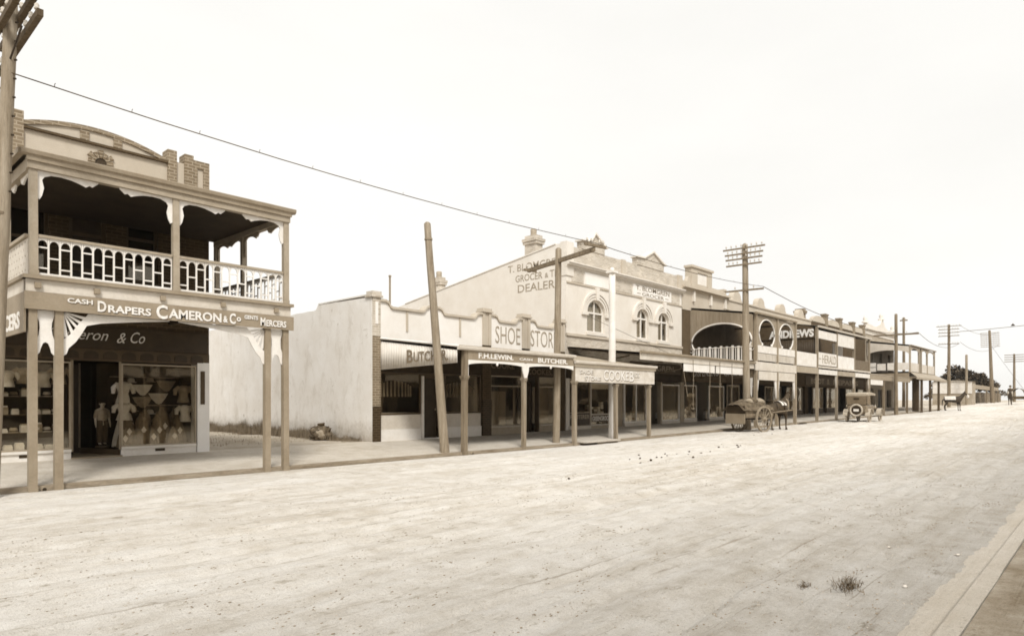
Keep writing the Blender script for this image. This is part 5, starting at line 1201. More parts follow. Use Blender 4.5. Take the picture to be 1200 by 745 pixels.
def wheel(t, c, r, nsp, ax='y', rim=.035, hub=.09, material=PALETIMBER, tyre=None, name='wheel', rim_name='rim', spoke_mat=None):
    """spoked wheel standing in the X-Z plane"""
    n = 40; mb = MB(); vs = []
    w = MB()
    ring = [(c[0] + r * math.cos(2 * math.pi * i / n), c[1], c[2] + r * math.sin(2 * math.pi * i / n)) for i in range(n + 1)]
    inner = [(c[0] + (r - rim * 1.6) * math.cos(2 * math.pi * i / n), c[2] + (r - rim * 1.6) * math.sin(2 * math.pi * i / n)) for i in range(n + 1)]
    fr = lambda u, v, d: (u, c[1] - d, v)
    o = w.strip(fr, [(p[0], p[2]) for p in ring], inner, -rim, rim).build(name, tyre or material, t)
    sp = MB()
    for i in range(nsp):
        a = 2 * math.pi * i / nsp + .1; sp.tube([(c[0], c[1], c[2]), (c[0] + (r - rim) * math.cos(a), c[1], c[2] + (r - rim) * math.sin(a))], [rim * .55, rim * .42], 6)
    sp.build('wheel_spoke', spoke_mat or material, o)
    hb = MB(); hb.tube([(c[0], c[1] - .14, c[2]), (c[0], c[1] - .1, c[2]), (c[0], c[1] + .1, c[2])], [hub * .7, hub, hub], 12); hb.build('hub', material, o)
    return o
# --- covered cart
cx, cy = 32.75, 13.62; zc = road_z(cx, cy) - .01
cart = thing('horse_cart', (cx, cy, zc), 'two wheeled cart heaped under a sagging canvas cover beside the kerb', 'cart')
rw = .64
wheel(cart, (cx, cy - .72, zc + rw), rw, 12, rim=.04); wheel(cart, (cx, cy + .72, zc + rw - .05), rw, 12, rim=.04)
MB().tube([(cx, cy - .8, zc + rw), (cx, cy + .8, zc + rw)], .04, 8).build('axle', DARKMETAL, cart)
b = MB(); b.box(cx - 1.25, cx + 1.0, cy - .56, cy + .56, zc + .72, zc + .78)
for sg in (-1, 1):
    for i in range(3): b.box(cx - 1.25, cx + 1.0, cy + sg * .56 - .02, cy + sg * .56 + .02, zc + .785 + i * .15, zc + .92 + i * .15)
b.box(cx + .96, cx + 1.0, cy - .54, cy + .54, zc + .785, zc + 1.2)
b.build('cart_body', TIMBER, cart)
tb = MB(); tb.box(cx - 1.32, cx - 1.28, cy - .55, cy + .55, zc + .42, zc + .92); tb.build('tailboard', STONEC, cart)
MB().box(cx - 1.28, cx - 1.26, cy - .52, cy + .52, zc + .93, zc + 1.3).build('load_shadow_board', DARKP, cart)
# canvas heap
n, m = 26, 16; vs = []
for i in range(n + 1):
    for j in range(m + 1):
        u, v = i / n, j / m; x = cx - 1.42 + 2.5 * u; yy = cy - .68 + 1.36 * v
        edge = min(1, 4 * v, 4 * (1 - v)); e2 = min(1, 3.0 * u + .35, 3 * (1 - u))
        h = 1.22 + .38 * math.sin(math.pi * v) ** .6 * (.55 + .45 * math.sin(math.pi * min(1, u * 1.15))) + .13 * N(x * 2.6, yy * 2.6) + .06 * N(x * 7, yy * 7, 2) - .12 * (1 - e2)
        if edge < 1: h = h * edge + (1.08 + .1 * N(x * 2.5, v * 9, 4)) * (1 - edge)
        vs.append((x, yy + .02 * N(x * 5, yy * 5, 7), zc + h))
fs = [(i * (m + 1) + j, (i + 1) * (m + 1) + j, (i + 1) * (m + 1) + j + 1, i * (m + 1) + j + 1) for i in range(n) for j in range(m)]
MB().add(vs, fs, True).build('canvas_cover', CANVAS, cart)
for sg in (-1, 1): MB().tube([(cx - .9, cy + sg * .48, zc + .74), (cx + 1.2, cy + sg * .45, zc + .95), (cx + 3.0, cy + sg * .36, zc + 1.05)], .035, 7).build('shaft', TIMBER, cart)
for i, (dx, r_, dz) in enumerate(((-.5, .16, 1.5), (-.1, .2, 1.52), (.4, .17, 1.48), (.75, .15, 1.36))):
    MB().blob((cx + dx, cy - .2 + .12 * (i % 2), zc + dz), (r_ * 1.4, r_ * 1.5, r_), i, .4).build('canvas_bundle', CANVAS if i % 2 else CLOTH, cart)
hs, hw = horse(cx + 2.25, cy + .0, R(3), 'brown horse harnessed between the shafts of the canvas covered cart', HORSE, k=1.04)
def hpart(nm, pts, r, m): MB().tube([hw @ Vector(p) for p in pts], r, 8).build(nm, m, hs)
def ringp(x, ry, rz, zc_, n=18): return [(x, ry * math.cos(2*math.pi*i/n), zc_ + rz * math.sin(2*math.pi*i/n)) for i in range(n + 1)]
hpart('harness_collar', [(x + .12 * (z - 1.2), y, z) for x, y, z in ringp(.66, .22, .3, 1.26)], 0.04, STONEC)
hpart('girth_strap', ringp(.22, .30, .33, 1.12), .03, DARKP); hpart('breech_strap', ringp(-.45, .28, .3, 1.15), .025, DARKP)
mb = MB()
for i in range(9):
    a = R(20 + 140 * i / 8); mb.v += [tuple(hw @ Vector((xx, .30 * math.cos(a), 1.12 + .335 * math.sin(a)))) for xx in (-.02, .44)]
mb.f = [[2*i, 2*i+1, 2*i+3, 2*i+2] for i in range(8)]; mb.sm = [True] * 8; mb.build('saddle_pad', CLOTHP, hs)
hpart('rein', [(1.2, .07, 1.58), (.6, .18, 1.6), (0, .2, 1.5), (-.9, .2, 1.5)], .012, DARKP)
hpart('blinker', [(1.1, .085, 1.74), (1.14, .095, 1.68)], .05, DARKP)

# the cart stands slewed a little out from the kerb
for o_ in (hs, cart):
    a_ = R(-12); v_ = Vector(o_.location) - Vector((cx, cy, 0)); o_.location = (cx + v_.x * math.cos(a_) - v_.y * math.sin(a_), cy + v_.x * math.sin(a_) + v_.y * math.cos(a_), o_.location.z); o_.rotation_euler = (0, 0, a_)
# --- touring car seen from behind
ox, oy = 47.75, 12.75; zo = road_z(49, oy)
car = thing('touring_car', (ox + 1.5, oy, zo), 'open touring car with its cloth hood up and a pale spare tyre on the back', 'car')
def T(p): return (ox + p[0], oy + p[1], zo + p[2])
rt = .39
for wx in (.35, 2.95):
    for sg in (-1, 1): wheel(car, T((wx, sg * .68, rt)), rt, 12, rim=.045, hub=.06, material=CLOTH, tyre=RUBBER)
def hull(profile, secs, material, nm, lab=None):
    """loft: secs = [(x, half width, z0, z1)] rounded boxes"""
    vs = []
    for x, hw_, z0, z1 in secs:
        for a, b in profile: vs.append(T((x, hw_ * a, z0 + (z1 - z0) * b)))
    k = len(profile); fs = [(i*k + j, i*k + (j+1) % k, (i+1)*k + (j+1) % k, (i+1)*k + j) for i in range(len(secs) - 1) for j in range(k)]
    fs += [list(range(k))[::-1], [len(vs) - k + j for j in range(k)]]
    return MB().add(vs, fs).build(nm, material, car, lab)
RB = [(-.9, 0), (.9, 0), (1, .12), (1, .85), (.94, .97), (.86, 1), (-.86, 1), (-.94, .97), (-1, .85), (-1, .12)]
hull(RB, [(0, .56, .62, 1.10), (.12, .62, .5, 1.16), (.8, .64, .48, 1.14), (1.7, .62, .48, 1.12), (2.0, .5, .48, 1.08)], CARP, 'body')
hull(RB, [(2.02, .36, .52, 1.04), (2.9, .31, .52, 1.0)], CARP, 'bonnet')
hull(RB, [(2.91, .31, .5, 1.03), (2.98, .31, .5, 1.03)], STONEC, 'radiator')
hull(RB, [(.05, .05, .40, .5), (2.9, .05, .40, .5)], DARKMETAL, 'chassis')
ho = hull([(-1, 0), (1, 0), (1, .8), (.9, .96), (.7, 1), (-.7, 1), (-.9, .96), (-1, .8)], [(-.12, .64, 1.72, 1.86), (.3, .66, 1.76, 1.95), (1.2, .66, 1.78, 1.97), (1.95, .64, 1.74, 1.90)], HOOD, 'hood')
ho.data.materials[0] = mat('hood_pale', .36, .9, .12, 6)
cu = MB(); cu.add([T(p) for p in ((-.02, -.58, 1.14), (-.02, .58, 1.14), (-.12, .63, 1.78), (-.12, -.63, 1.78), (.02, -.58, 1.14), (.02, .58, 1.14), (-.08, .63, 1.78), (-.08, -.63, 1.78))], [(0, 1, 2, 3), (4, 5, 6, 7), (0, 1, 5, 4), (1, 2, 6, 5), (2, 3, 7, 6), (3, 0, 4, 7)]); cu_ = cu.build('rear_curtain', HOOD, car)
MB().add([T(p) for p in ((-.10, -.17, 1.47), (-.10, .17, 1.47), (-.117, .17, 1.60), (-.117, -.17, 1.60))], [(0, 1, 2, 3)]).build('rear_window', DARKP, cu_)
for sg in (-1, 1):
    MB().add([T(p) for p in ((.0, sg * .63, 1.14), (.75, sg * .65, 1.14), (.6, sg * .655, 1.78), (-.1, sg * .645, 1.78))], [(0, 1, 2, 3)]).build('side_curtain', HOOD, car)
    for px_ in (1.05, 1.9): MB().tube([T((px_, sg * .62, 1.1)), T((px_, sg * .64, 1.78))], .014, 5).build('hood_bow', DARKMETAL, car)
    for wx in (.35, 2.95):
        fr = lambda u, v, d, sg=sg: T((u, sg * .68 - d, v))
        a = arc(wx, rt, .50, .50, 15, 178, 14); b_ = arc(wx, rt, .48, .48, 15, 178, 14)
        MB().strip(fr, a, b_, -.14, .14).build('mudguard', mat('guard_paint', .4, .4, .1, 4, spec=.5), car)
    MB().box(*[v for p in zip(T((.9, sg * .62, .36)), T((2.45, sg * .86, .40))) for v in p]).build('running_board', DARKMETAL, car)
    dr = MB().box(*[v for p in zip(T((.95, sg * .632, .62)), T((1.5, sg * .650, 1.06))) for v in p]).build('door', CARP, car)
    MB().tube([T((1.42, sg * .66, .95)), T((1.42, sg * .70, .95))], .02, 6).build('handle', STONEC, dr)
    MB().lathe(T((3.02, sg * .34, .92)), [(.05, -.1), (.11, -.06), (.11, .06), (.05, .1)], 12).build('headlight', STONEC, car)
    MB().lathe(T((1.95, sg * .62, 1.05)), [(.04, -.06), (.05, 0), (.03, .08)], 8).build('side_lamp', CREAM, car)
MB().tube([T((1.98, -.56, 1.1)), T((2.06, -.56, 1.72)), T((2.06, .56, 1.72)), T((1.98, .56, 1.1))], .02, 6).build('windscreen_frame', DARKMETAL, car)
MB().add([T(p) for p in ((1.99, -.54, 1.12), (1.99, .54, 1.12), (2.055, .54, 1.7), (2.055, -.54, 1.7))], [(0, 1, 2, 3)]).build('windscreen', GLASS, car)
for x_ in (.5, 1.45):
    MB().box(*[v for p in zip(T((x_, -.54, .9)), T((x_ + .12, .54, 1.22))) for v in p]).build('seat_back', DARKP, car)
MB().tube([T((1.8, -.3, 1.05)), T((1.65, -.3, 1.25))], .018, 6).tube([T((1.65 + .05 * math.sin(t * .5), -.3 + .2 * math.cos(t * .5), 1.25 + .19 * math.sin(t * .5) * .8)) for t in range(14)], .015, 6).build('steering_wheel', DARKP, car)
ring = [T((-.13, .36 * math.cos(2 * math.pi * i / 30), .78 + .36 * math.sin(2 * math.pi * i / 30))) for i in range(31)]
sp_ = MB().tube(ring, .06, 10).build('spare_tyre', RUBBER, car)
MB().tube([T((-.10, 0, .78)), T((-.06, 0, .78))], .30, 20).build('spare_rim', DARKP, sp_)
MB().box(*[v for p in zip(T((-.145, -.16, .70)), T((-.125, .16, .86))) for v in p]).build('number_plate', CARD, sp_)
for sg in (-1, 1): MB().tube([T((-.1, sg * .6, .74)), T((-.02, sg * .6, .74))], [.11, .12], 14).build('tail_lamp', RUBBER if sg > 0 else STONEC, car)
# --- far horse and gig, distant rider
h2, w2 = horse(85.3, 13.2, R(-72), 'dark horse standing across the kerb just past the last verandah post', HORSED, k=1.05)
mb = MB()
for i in range(9):
    a = R(0 + 180 * i / 8); mb.v += [tuple(w2 @ Vector((xx, .34 * math.cos(a), 1.12 + .37 * math.sin(a)))) for xx in (-.75, .2)]
mb.f = [[2*i, 2*i+1, 2*i+3, 2*i+2] for i in range(8)]; mb.sm = [True] * 8; mb.build('horse_rug', CLOTHP, h2)
MB().blob(w2 @ Vector((1.28, 0, 1.45)), (.14, .14, .2), 2, .1).build('nose_bag', CLOTHP, h2)
h3, w3 = horse(105.9, 10.2, R(185), 'distant dark horse walking towards the camera ahead of a small wagon', HORSED, 'horse')
person(106.0, 10.2, road_z(106, 10.2) + .72, 1.7, R(-85), 'distant person riding the dark horse and wearing a wide hat', 'person', seated=True, shirt=CLOTHD, hat=BROWN)
gx, gy = 110.2, 9.7; zg = road_z(gx, gy); wag = thing('covered_wagon', (gx, gy, zg), 'small distant wagon with a pale round canvas cover at the right of the road', 'wagon')
wheel(wag, (gx, gy - .8, zg + .6), .6, 10); wheel(wag, (gx, gy + .8, zg + .6), .6, 10)
MB().box(gx - 1.2, gx + 1.2, gy - .65, gy + .65, zg + .7, zg + 1.1).build('wagon_bed', BROWN, wag)
MB().strip(lambda u, v, d: (gx + d, u, v), arc(gy, zg + 1.1, .72, 1.05, 0, 180, 12), arc(gy, zg + 1.1, .70, 1.02, 0, 180, 12), -1.2, 1.2).build('canvas_cover', CANVAS, wag)
for sg in (-1, 1): MB().tube([(gx - 1.1, gy + sg * .4, zg + .8), (gx - 3.4, gy + .3 + sg * .35, zg + 1.0)], .04, 6).build('shaft', TIMBER, wag)

# ================================================================== STREET'S FAR END
x0 = 105.0; zb_ = 1.0
hall = thing('low_painted_building', (x0 + 4, 16, zb_), 'low building with a long white lettered sign along the top of its end wall', 'building')
MB().box(x0, x0 + 2.6, 14.1, 18.6, .6, 4.15).build('wall', mat('far_wall', .34, .9, .2, 1), hall)
mb = MB(); mb.add([(x0 - .2, 13.9, 4.15), (x0 + 2.8, 13.9, 4.15), (x0 + 2.8, 18.8, 4.15), (x0 - .2, 18.8, 4.15), (x0 + .6, 16.3, 4.3), (x0 + 2, 16.3, 4.3)], [(0, 1, 5, 4), (2, 3, 4, 5), (0, 4, 3), (1, 2, 5)]); mb.build('roof', ROOFM, hall)
sign(hall, leftf(x0), 14.12, 18.55, 2.55, 4.12, .06, SIGNW)
shed = thing('street_awning', (120, 15, 1.1), 'long open street awning on thin posts in front of the paling fence', 'awning')
mb = MB(); mb.add([(112, 17.2, gz(112) + 3.1), (137, 17.2, gz(137) + 2.9), (137.2, 14.8, gz(137) + 2.45), (112, 14.8, gz(112) + 2.75)], [(0, 1, 2, 3)]); mb.build('awning_roof', ROOFM, shed)
mb = MB(); mb.add([(112, 14.78, gz(112) + 2.8), (137.2, 14.78, gz(137) + 2.5), (137.2, 14.78, gz(137) + 1.95), (112, 14.78, gz(112) + 2.2), (112, 14.84, gz(112) + 2.8), (137.2, 14.84, gz(137) + 2.5), (137.2, 14.84, gz(137) + 1.95), (112, 14.84, gz(112) + 2.2)], [(0, 1, 2, 3), (4, 5, 6, 7), (0, 1, 5, 4), (1, 2, 6, 5), (2, 3, 7, 6), (3, 0, 4, 7)]); mb.build('awning_fascia', STONEC, shed)
for x in (112.2, 124, 133, 137): post(shed, x, 14.85, gz(x) - .1, gz(x) + 2.3, .2, TIMBER)
fence = thing('paling_fence', (135, 17.5, 1.2), 'grey timber paling fence running along behind the open awning', 'fence')
fp = MB()
for i in range(200):
    x = 114 + i * .26; h_ = 1.75 + rnd.uniform(-.08, .08); fp.box(x, x + .22, 17.5, 17.54, gz(x) - .1, gz(x) + h_)
fp.build('paling', TIMBER, fence)
fr_ = MB()
for a in range(114, 166, 4): fr_.box(a, a + 4, 17.545, 17.62, gz(a) + 1.3, gz(a) + 1.4); fr_.box(a, a + .14, 17.545, 17.7, gz(a) - .1, gz(a) + 1.7)
fr_.build('fence_rail', TIMBER, fence)
def tree(x, y, zb, h, rx, ry, label, cat='tree', name='fig_tree', n=7000, leaf=.32, trunk_r=.4, lobes=None):
    t = thing(name, (x, y, zb), label, cat)
    tr = MB(); cz = zb + h * .6
    tr.tube([(x, y, zb - .2), (x + .1, y, zb + h * .2), (x, y + .1, zb + h * .45)], [trunk_r, trunk_r * .75, trunk_r * .6], 9)
    for k in range(9):
        a = k * 2.4 + .3; l = rx * (.5 + .35 * rnd.random())
        tr.tube([(x, y, zb + h * (.22 + .03 * (k % 4))), (x + l * .45 * math.cos(a), y + l * .45 * math.sin(a), zb + h * .5), (x + l * math.cos(a), y + l * math.sin(a), zb + h * (.55 + .2 * rnd.random()))], [trunk_r * .45, trunk_r * .3, .05], 6)
    tr.build('trunk', BARK, t)
    cl = []
    for k in range(46):
        a = rnd.random() * 6.283; q = math.sqrt(rnd.random()); zz = (1 - q * q) * rnd.uniform(.0, 1.0)
        cl.append((x + rx * q * math.cos(a) * .92, y + ry * q * math.sin(a) * .92, zb + h * (.40 + .52 * zz) + rnd.uniform(-.3, .3) * (h / 7), rnd.uniform(.55, 1.15) * rx / 4))
    for nm, m_, part_ in (('crown', FOLI, 0), ('crown_leaves', FOLI2, 1)):
        mb = MB()
        for i in range(n // 2):
            c = rnd.choice(cl); d = Vector((rnd.gauss(0, 1), rnd.gauss(0, 1), rnd.gauss(0, .75))).normalized() * (c[3] * rnd.random() ** .4)
            if part_ == 1 and d.z < -.1 * c[3]: continue
            p = Vector(c[:3]) + d; a = Vector((rnd.gauss(0, 1), rnd.gauss(0, 1), rnd.gauss(0, .6))).normalized(); b = a.cross(Vector((rnd.random() - .5, rnd.random() - .5, 1))).normalized(); s_ = leaf * rnd.uniform(.6, 1.3)
            mb.add([p - a * s_, p + b * s_ * .6, p + a * s_, p - b * s_ * .6], [(0, 1, 2, 3)])
        mb.build(nm, m_, t)
    return t
tree(140.3, 20.1, 1.25, 7.1, 4.6, 4.5, 'large dark spreading tree rising behind the street awning and fence', n=13000)
for x, y, h_, lb in ((150, 26, 2.4, 'low bush behind the far end of the paling fence'), (185, 12, 2.6, 'low distant bush at the right edge beyond the road'), (200, 22, 3.6, 'distant bush on the skyline between the last two poles')):
    tree(x, y, 1.25, h_, h_ * .9, h_ * .9, lb, 'bush', 'bush', 900, .22, .1)

# ================================================================== SMALL THINGS ON THE GROUND
def grass(name, n, fn, hmin, hmax, material, label=None, cat=None, kind='stuff', lean=.5, w=.006):
    mb = MB()
    for i in range(n):
        x, y, z, k = fn(i); h = rnd.uniform(hmin, hmax) * k; a = rnd.random() * 6.283; l = rnd.uniform(.1, 1) * lean * h; ww = w * rnd.uniform(.7, 1.5)
        c, s_ = math.cos(a), math.sin(a); px_, py_ = -s_ * ww, c * ww
        mb.add([(x - px_, y - py_, z), (x + px_, y + py_, z), (x + c * l * .4 + px_ * .7, y + s_ * l * .4 + py_ * .7, z + h * .6), (x + c * l * .4 - px_ * .7, y + s_ * l * .4 - py_ * .7, z + h * .6), (x + c * l, y + s_ * l, z + h)], [(0, 1, 2, 3), (3, 2, 4)])
    return setp(mb.build(name, material), label, cat, None, kind)
def lotz(x, y): return gz(x) + .32 + (.05 * N(x * .8, y * .5) + .03 * N(x * 2.5, y * 2.5)) * min(1, max(0, (y - 18.8) * .5))
grass('dry_grass', 16000, lambda i: (lambda x, y: (x, y, lotz(x, y), (1 if y > 20.5 else .5) * (.35 + 1.3 * abs(N(x * 2, y * 1.1, 8)) + .4 * abs(N(x, y * 4)))))(13.27 - abs(rnd.gauss(0, .24)), 19.0 + 14 * rnd.random() ** .8), .15, .6, STRAW, 'dry grass growing along the foot of the long white side wall', 'grass')
grass('weeds', 700, lambda i: (lambda x, y: (x, y, lotz(x, y), 1))(8.0 + 5.2 * rnd.random(), 20 + 12 * rnd.random()), .03, .10, STRAW, 'sparse low weeds on the bare lot behind the footpath', 'weeds')
def tuft(x, y, n, sx, sy, h, label):
    t = grass('grass_tuft', n, lambda i: (lambda u, v: (x + u * sx + v * .1, y + v * sy, road_z(x, y) - .005, 1))(rnd.gauss(0, .5), rnd.gauss(0, .5)), h * .4, h, mat('tuft_green', .12, .8, .4, 6), label, 'grass', 'thing', 2.2, .003); t['group'] = 'grass tufts on the road'
tuft(6.72, 1.86, 230, .27, .11, .08, 'larger ragged grass tuft lying on the road near the gutter')
tuft(6.42, 2.16, 110, .16, .07, .035, 'small flattened grass tuft beside the larger tuft on the road')
# bundle against the wall
bx_, by_ = 12.72, 20.75; zb_ = lotz(bx_, by_)
bd = thing('tied_bundle', (bx_, by_, zb_), 'lumpy bundle tied with rope lying against the long white wall', 'bundle')
MB().blob((bx_, by_, zb_ + .24), (.34, .36, .27), 5, .55, 26, 16, 2.2).build('sacking', CANVAS, bd)
MB().blob((bx_ - .12, by_ - .16, zb_ + .22), (.2, .17, .18), 9, .5, 16, 10, 2.5).build('rolled_end', CLOTH, bd)
for k in range(3): MB().tube([(bx_ + .36 * math.cos(t * .35) * (1 - .05 * k), by_ + (.34 * math.sin(t * .35)) + .05 * k, zb_ + .26 + .22 * math.sin(t * .35 + k)) for t in range(19)], .018, 6).build('rope', BROWN, bd)
MB().tube([(bx_ - .02, by_ + .1, zb_ + .4), (bx_ - .1, by_, zb_ + .56), (bx_ + .05, by_ - .1, zb_ + .58), (bx_ + .12, by_, zb_ + .46)], [.06, .05, .055, .03], 8).build('knot', CLOTHD, bd)
# drain crossing by the shoe shop and openings in the kerb
dc = thing('drain_crossing', (20.3, 14.6, .1), 'pale concrete slab bridging a dark drain at the kerb below the shoe shop sign', 'drain crossing')
MB().box(19.75, 22.0, 14.35, 15.0, .155, .205).build('slab', CONCRETE, dc); MB().box(19.8, 20.6, 14.5, 14.675, .03, .15).build('drain_mouth', DARKP, dc); MB().box(20.62, 21.95, 14.45, 14.675, .03, .15).build('slab_side', KERB, dc)
for x, lb in ((3.22, 'round drain pipe in the kerb between the two left draper verandah posts'), (14.25, 'round drain pipe in the kerb beside the first butcher verandah post')):
    t = thing('drain_pipe', (x, 14.62, .05), lb, 'drain pipe', 'drain pipes in the kerb'); o = MB(); o.strip(lambda u, v, d: (u, 14.66 - d, v), arc(x, .085, .05, .05, 0, 360, 16), arc(x, .085, .038, .038, 0, 360, 16), -.05, .02); o.build('pipe_rim', STONEC, t)
    MB().tube([(x, 14.665, .085), (x, 14.66, .085)], .038, 14).build('pipe_mouth', DARKP, t)
t = thing('drain_pipe', (41.6, 14.5, .25), 'dark drain mouth at the kerb beside the chemist verandah post', 'drain pipe'); MB().blob((42.6, 14.45, road_z(42.6, 14.5) + .02), (.55, .18, .10), 3, .4).build('drain_mouth', DARKP, t)
# droppings and stones
DL = 'dark clod of horse dung lying on the pale road'
for i in range(22):
    a = i / 21; x = 15.6 + 6.2 * a + rnd.uniform(-.3, .3); y = 9.9 - .1 * a + rnd.gauss(0, .4)
    if i > 15: x += 1.5
    r_ = rnd.uniform(.014, .036); setp(MB().blob((x, y, road_z(x, y) + ruts(x, y) + r_ * .5), (r_ * 1.5, r_, r_ * .8), i, .6, 8, 5).build('horse_dropping', DUNG), DL, 'dung', 'clods of dung on the road')
for i, (px_, py_) in enumerate(((27.5, 12.2), (29.4, 12.1), (31, 11.9), (11.2, 8.6))):
    setp(MB().blob((px_, py_, road_z(px_, py_) + .02), (.03, .025, .02), i + 40, .6, 8, 5).build('horse_dropping', DUNG), DL, 'dung', 'clods of dung on the road')
for x, y, r_, lb in ((7.06, 1.47, .02, 'pale pebble on the road beside the edge of the gutter'), (8.9, 1.33, .02, 'pale flat stone on the road where the gutter recedes'), (8.8, 2.0, .018, 'small dark edged stone further out on the gravelly road')):
    setp(MB().blob((x, y, road_z(x, y) + r_ * .3), (r_ * 1.5, r_, r_ * .6), x, .5, 9, 6).build('stone', STONE), lb, 'stone', 'stones on the road')
md = MB()
for k in range(300):
    u = rnd.random() ** 1.4; kx, ky = 1.4 + 17 * u, 1.35 + 8.5 * rnd.random()
    for i in range(rnd.randint(4, 16)):
        x = kx + rnd.gauss(0, .22); y = max(1.32, ky + rnd.gauss(0, .07)); r_ = rnd.uniform(.002, .0075) * (1 + .03 * x)
        md.blob((x, y, road_z(x, y) + ruts(x, y) + r_ * .15), (r_ * rnd.uniform(1.2, 2.6), r_ * rnd.uniform(.8, 1.4), r_ * .6), i + k, .6, 6, 4)
mb = MB()
for i in range(2200):
    x = 1.5 + 24 * rnd.random() ** 1.6; y = 1.3 + (9.5 * rnd.random() ** 1.7)
    r_ = rnd.uniform(.003, .009) * (1 + .015 * x); mb.blob((x, y, road_z(x, y) + ruts(x, y) + r_ * .25), (r_ * rnd.uniform(1, 1.8), r_ * rnd.uniform(.8, 1.4), r_ * .7), i % 50, .5, 5, 3)
setp(mb.build('gravel', mat('pebble', .5, .9, .3, 30)), 'loose pale gravel scattered over the dirt road', 'gravel', None, 'stuff')
setp(md.build('dark_gravel', mat('pebble_dark', .26, .9, .3, 30)), 'dark crumbs of earth scattered over the dirt road', 'gravel', None, 'stuff')


# ================================================================== OTHER SIDE OF THE STREET (seen in the shop windows only)
for i, (xa, xb, h_, m_) in enumerate(((-22, -6, 5.2, BRICK), (-5.4, 9, 6.4, FACADE2), (9.6, 24, 4.9, BRICKD), (24.6, 40, 6.8, BRICK), (41, 60, 5.0, FACADE2), (61, 84, 6.2, BRICK), (85, 110, 5.0, BRICKD))):
    z0 = gz(xa); t = thing('opposite_shop', ((xa + xb) / 2, -5, z0), ['brick shop farthest back on the near side of the street', 'rendered shop directly behind the camera', 'low dark brick shop on the near side of the street', 'tall brick shop on the near side of the street', 'long rendered shop on the near side of the street', 'tall brick shop near the far end of the near side', 'last low shop on the near side of the street'][i], 'shop building', 'shops on the near side of the street')
    MB().box(xa, xb, -14, -5, z0 - .2, z0 + h_).build('wall', m_, t)
    MB().box(xa - .05, xb + .05, -5.1, -4.85, z0 + h_, z0 + h_ + .2).build('coping', FACADE, t)
    MB().box(xa + .1, xb - .1, -5, -2.2, z0 + 3.3, z0 + 3.4).box(xa + .1, xb - .1, -2.25, -2.15, z0 + 3.05, z0 + 3.5).build('awning', CREAM, t)
    for k in range(int((xb - xa) / 3.5)):
        u = xa + 1 + k * 3.5; MB().box(u, u + 2.4, -4.98, -4.95, z0 + .6, z0 + 2.7).build('window', DARKP, t)
    for k in range(int((xb - xa) / 4) + 1): MB().box(xa + .2 + k * 4, xa + .34 + k * 4, -2.3, -2.16, z0, z0 + 3.1).build('post', TIMBER, t)

# the air down the street
hz = MB().box(-160, 630, -270, 330, -1.3, 17).build('haze', WHITE); hz['kind'] = 'stuff'
hm = bpy.data.materials.new('haze_air'); hm.use_nodes = True; hn = hm.node_tree; hn.nodes.remove(hn.nodes['Principled BSDF'])
pv = nd(hn, 'ShaderNodeVolumePrincipled'); pv.inputs['Density'].default_value = .00028; pv.inputs['Color'].default_value = (.98, .95, .89, 1); pv.inputs['Anisotropy'].default_value = .2
hn.links.new(pv.outputs[0], hn.nodes['Material Output'].inputs['Volume']); hz.data.materials.clear(); hz.data.materials.append(hm)

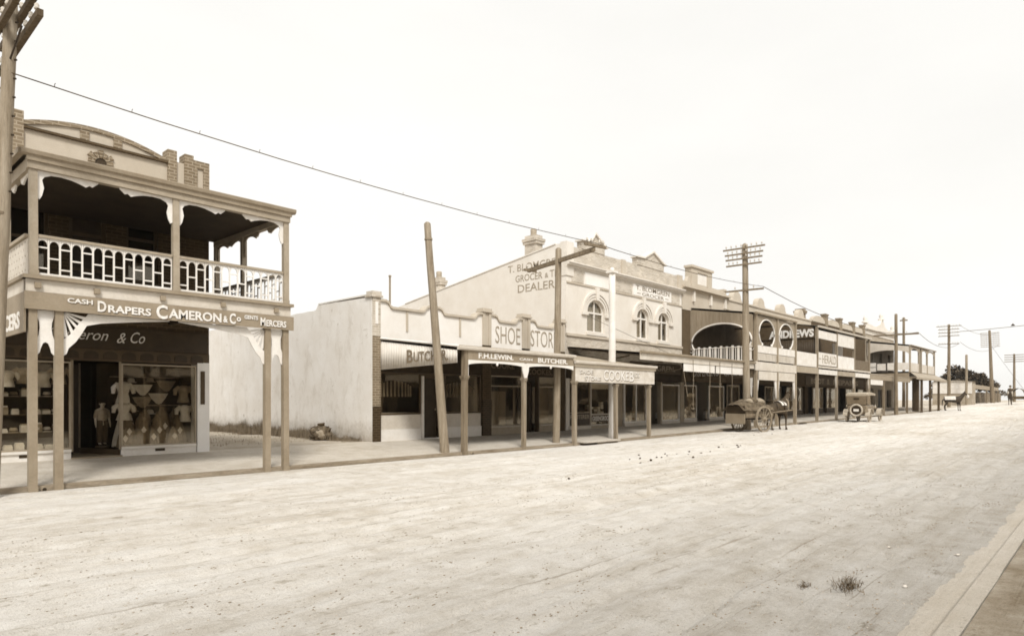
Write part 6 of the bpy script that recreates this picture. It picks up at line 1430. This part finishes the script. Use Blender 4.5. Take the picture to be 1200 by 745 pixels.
# ================================================================== LIGHT, SKY, CAMERA
EL, AZ = 48, 218          # sun high behind the camera's left shoulder
d = Vector((-math.cos(R(EL)) * .62, -math.cos(R(EL)) * .78, math.sin(R(EL)))).normalized()
sl = bpy.data.lights.new('sun', 'SUN'); sl.energy = 1.5; sl.angle = R(14); sl.color = (1, .98, .93)
so = bpy.data.objects.new('sun', sl); COL.objects.link(so); so.rotation_euler = d.to_track_quat('Z', 'Y').to_euler()
wd = bpy.data.worlds.new('World'); SC.world = wd; wd.use_nodes = True; nt = wd.node_tree
bg = nt.nodes['Background']
sky = nd(nt, 'ShaderNodeTexSky', sky_type='NISHITA'); sky.sun_disc = False; sky.sun_elevation = R(EL); sky.sun_rotation = math.atan2(d.x, d.y); sky.dust_density = 4; sky.air_density = 1.5
bw = nd(nt, 'ShaderNodeRGBToBW'); nt.links.new(sky.outputs[0], bw.inputs[0])
tc = nd(nt, 'ShaderNodeTexCoord'); cl = noise_out(nt, mapping(nt, tc.outputs['Generated'], (1, 1, 3)), 1.6, 5, .5)
cv = nd(nt, 'ShaderNodeMapRange'); nt.links.new(cl, cv.inputs[0]); cv.inputs[1].default_value = .3; cv.inputs[2].default_value = .7; cv.inputs[3].default_value = 9.3; cv.inputs[4].default_value = 10.2
mx = nd(nt, 'ShaderNodeMix', data_type='FLOAT'); mx.inputs[0].default_value = .85; nt.links.new(bw.outputs[0], mx.inputs[2]); nt.links.new(cv.outputs[0], mx.inputs[3])
tint = mixc(nt, 1.0, (1, .986, .95, 1), (1, 1, 1, 1), 'MULTIPLY')
vm = nd(nt, 'ShaderNodeVectorMath', operation='SCALE'); nt.links.new(tint, vm.inputs[0]); nt.links.new(mx.outputs[0], vm.inputs['Scale'])
nt.links.new(vm.outputs[0], bg.inputs['Color']); bg.inputs['Strength'].default_value = .054
cam = bpy.data.cameras.new('camera'); co_ = bpy.data.objects.new('camera', cam); COL.objects.link(co_); SC.camera = co_
co_.location = (0, 0, CAMH); co_.rotation_euler = (R(90), 0, YAW - R(90)); cam.sensor_width = 36; cam.sensor_fit = 'HORIZONTAL'; cam.lens = 36 * 777 / 1200; cam.shift_y = 95.5 / 1200
cam.clip_start = .05; cam.clip_end = 6000
SC.view_settings.view_transform = 'Standard'; SC.view_settings.look = 'None'; SC.view_settings.exposure = 1.12; SC.view_settings.gamma = 1; SC.view_settings.use_curve_mapping = False
SC.render.engine = 'CYCLES'; SC.cycles.filter_width = 1.7; SC.cycles.max_bounces = 8; SC.cycles.transparent_max_bounces = 16
SC.cycles.use_denoising = True
for o in list(bpy.data.objects):
    if o.type == 'EMPTY' and not children(o): bpy.data.objects.remove(o)
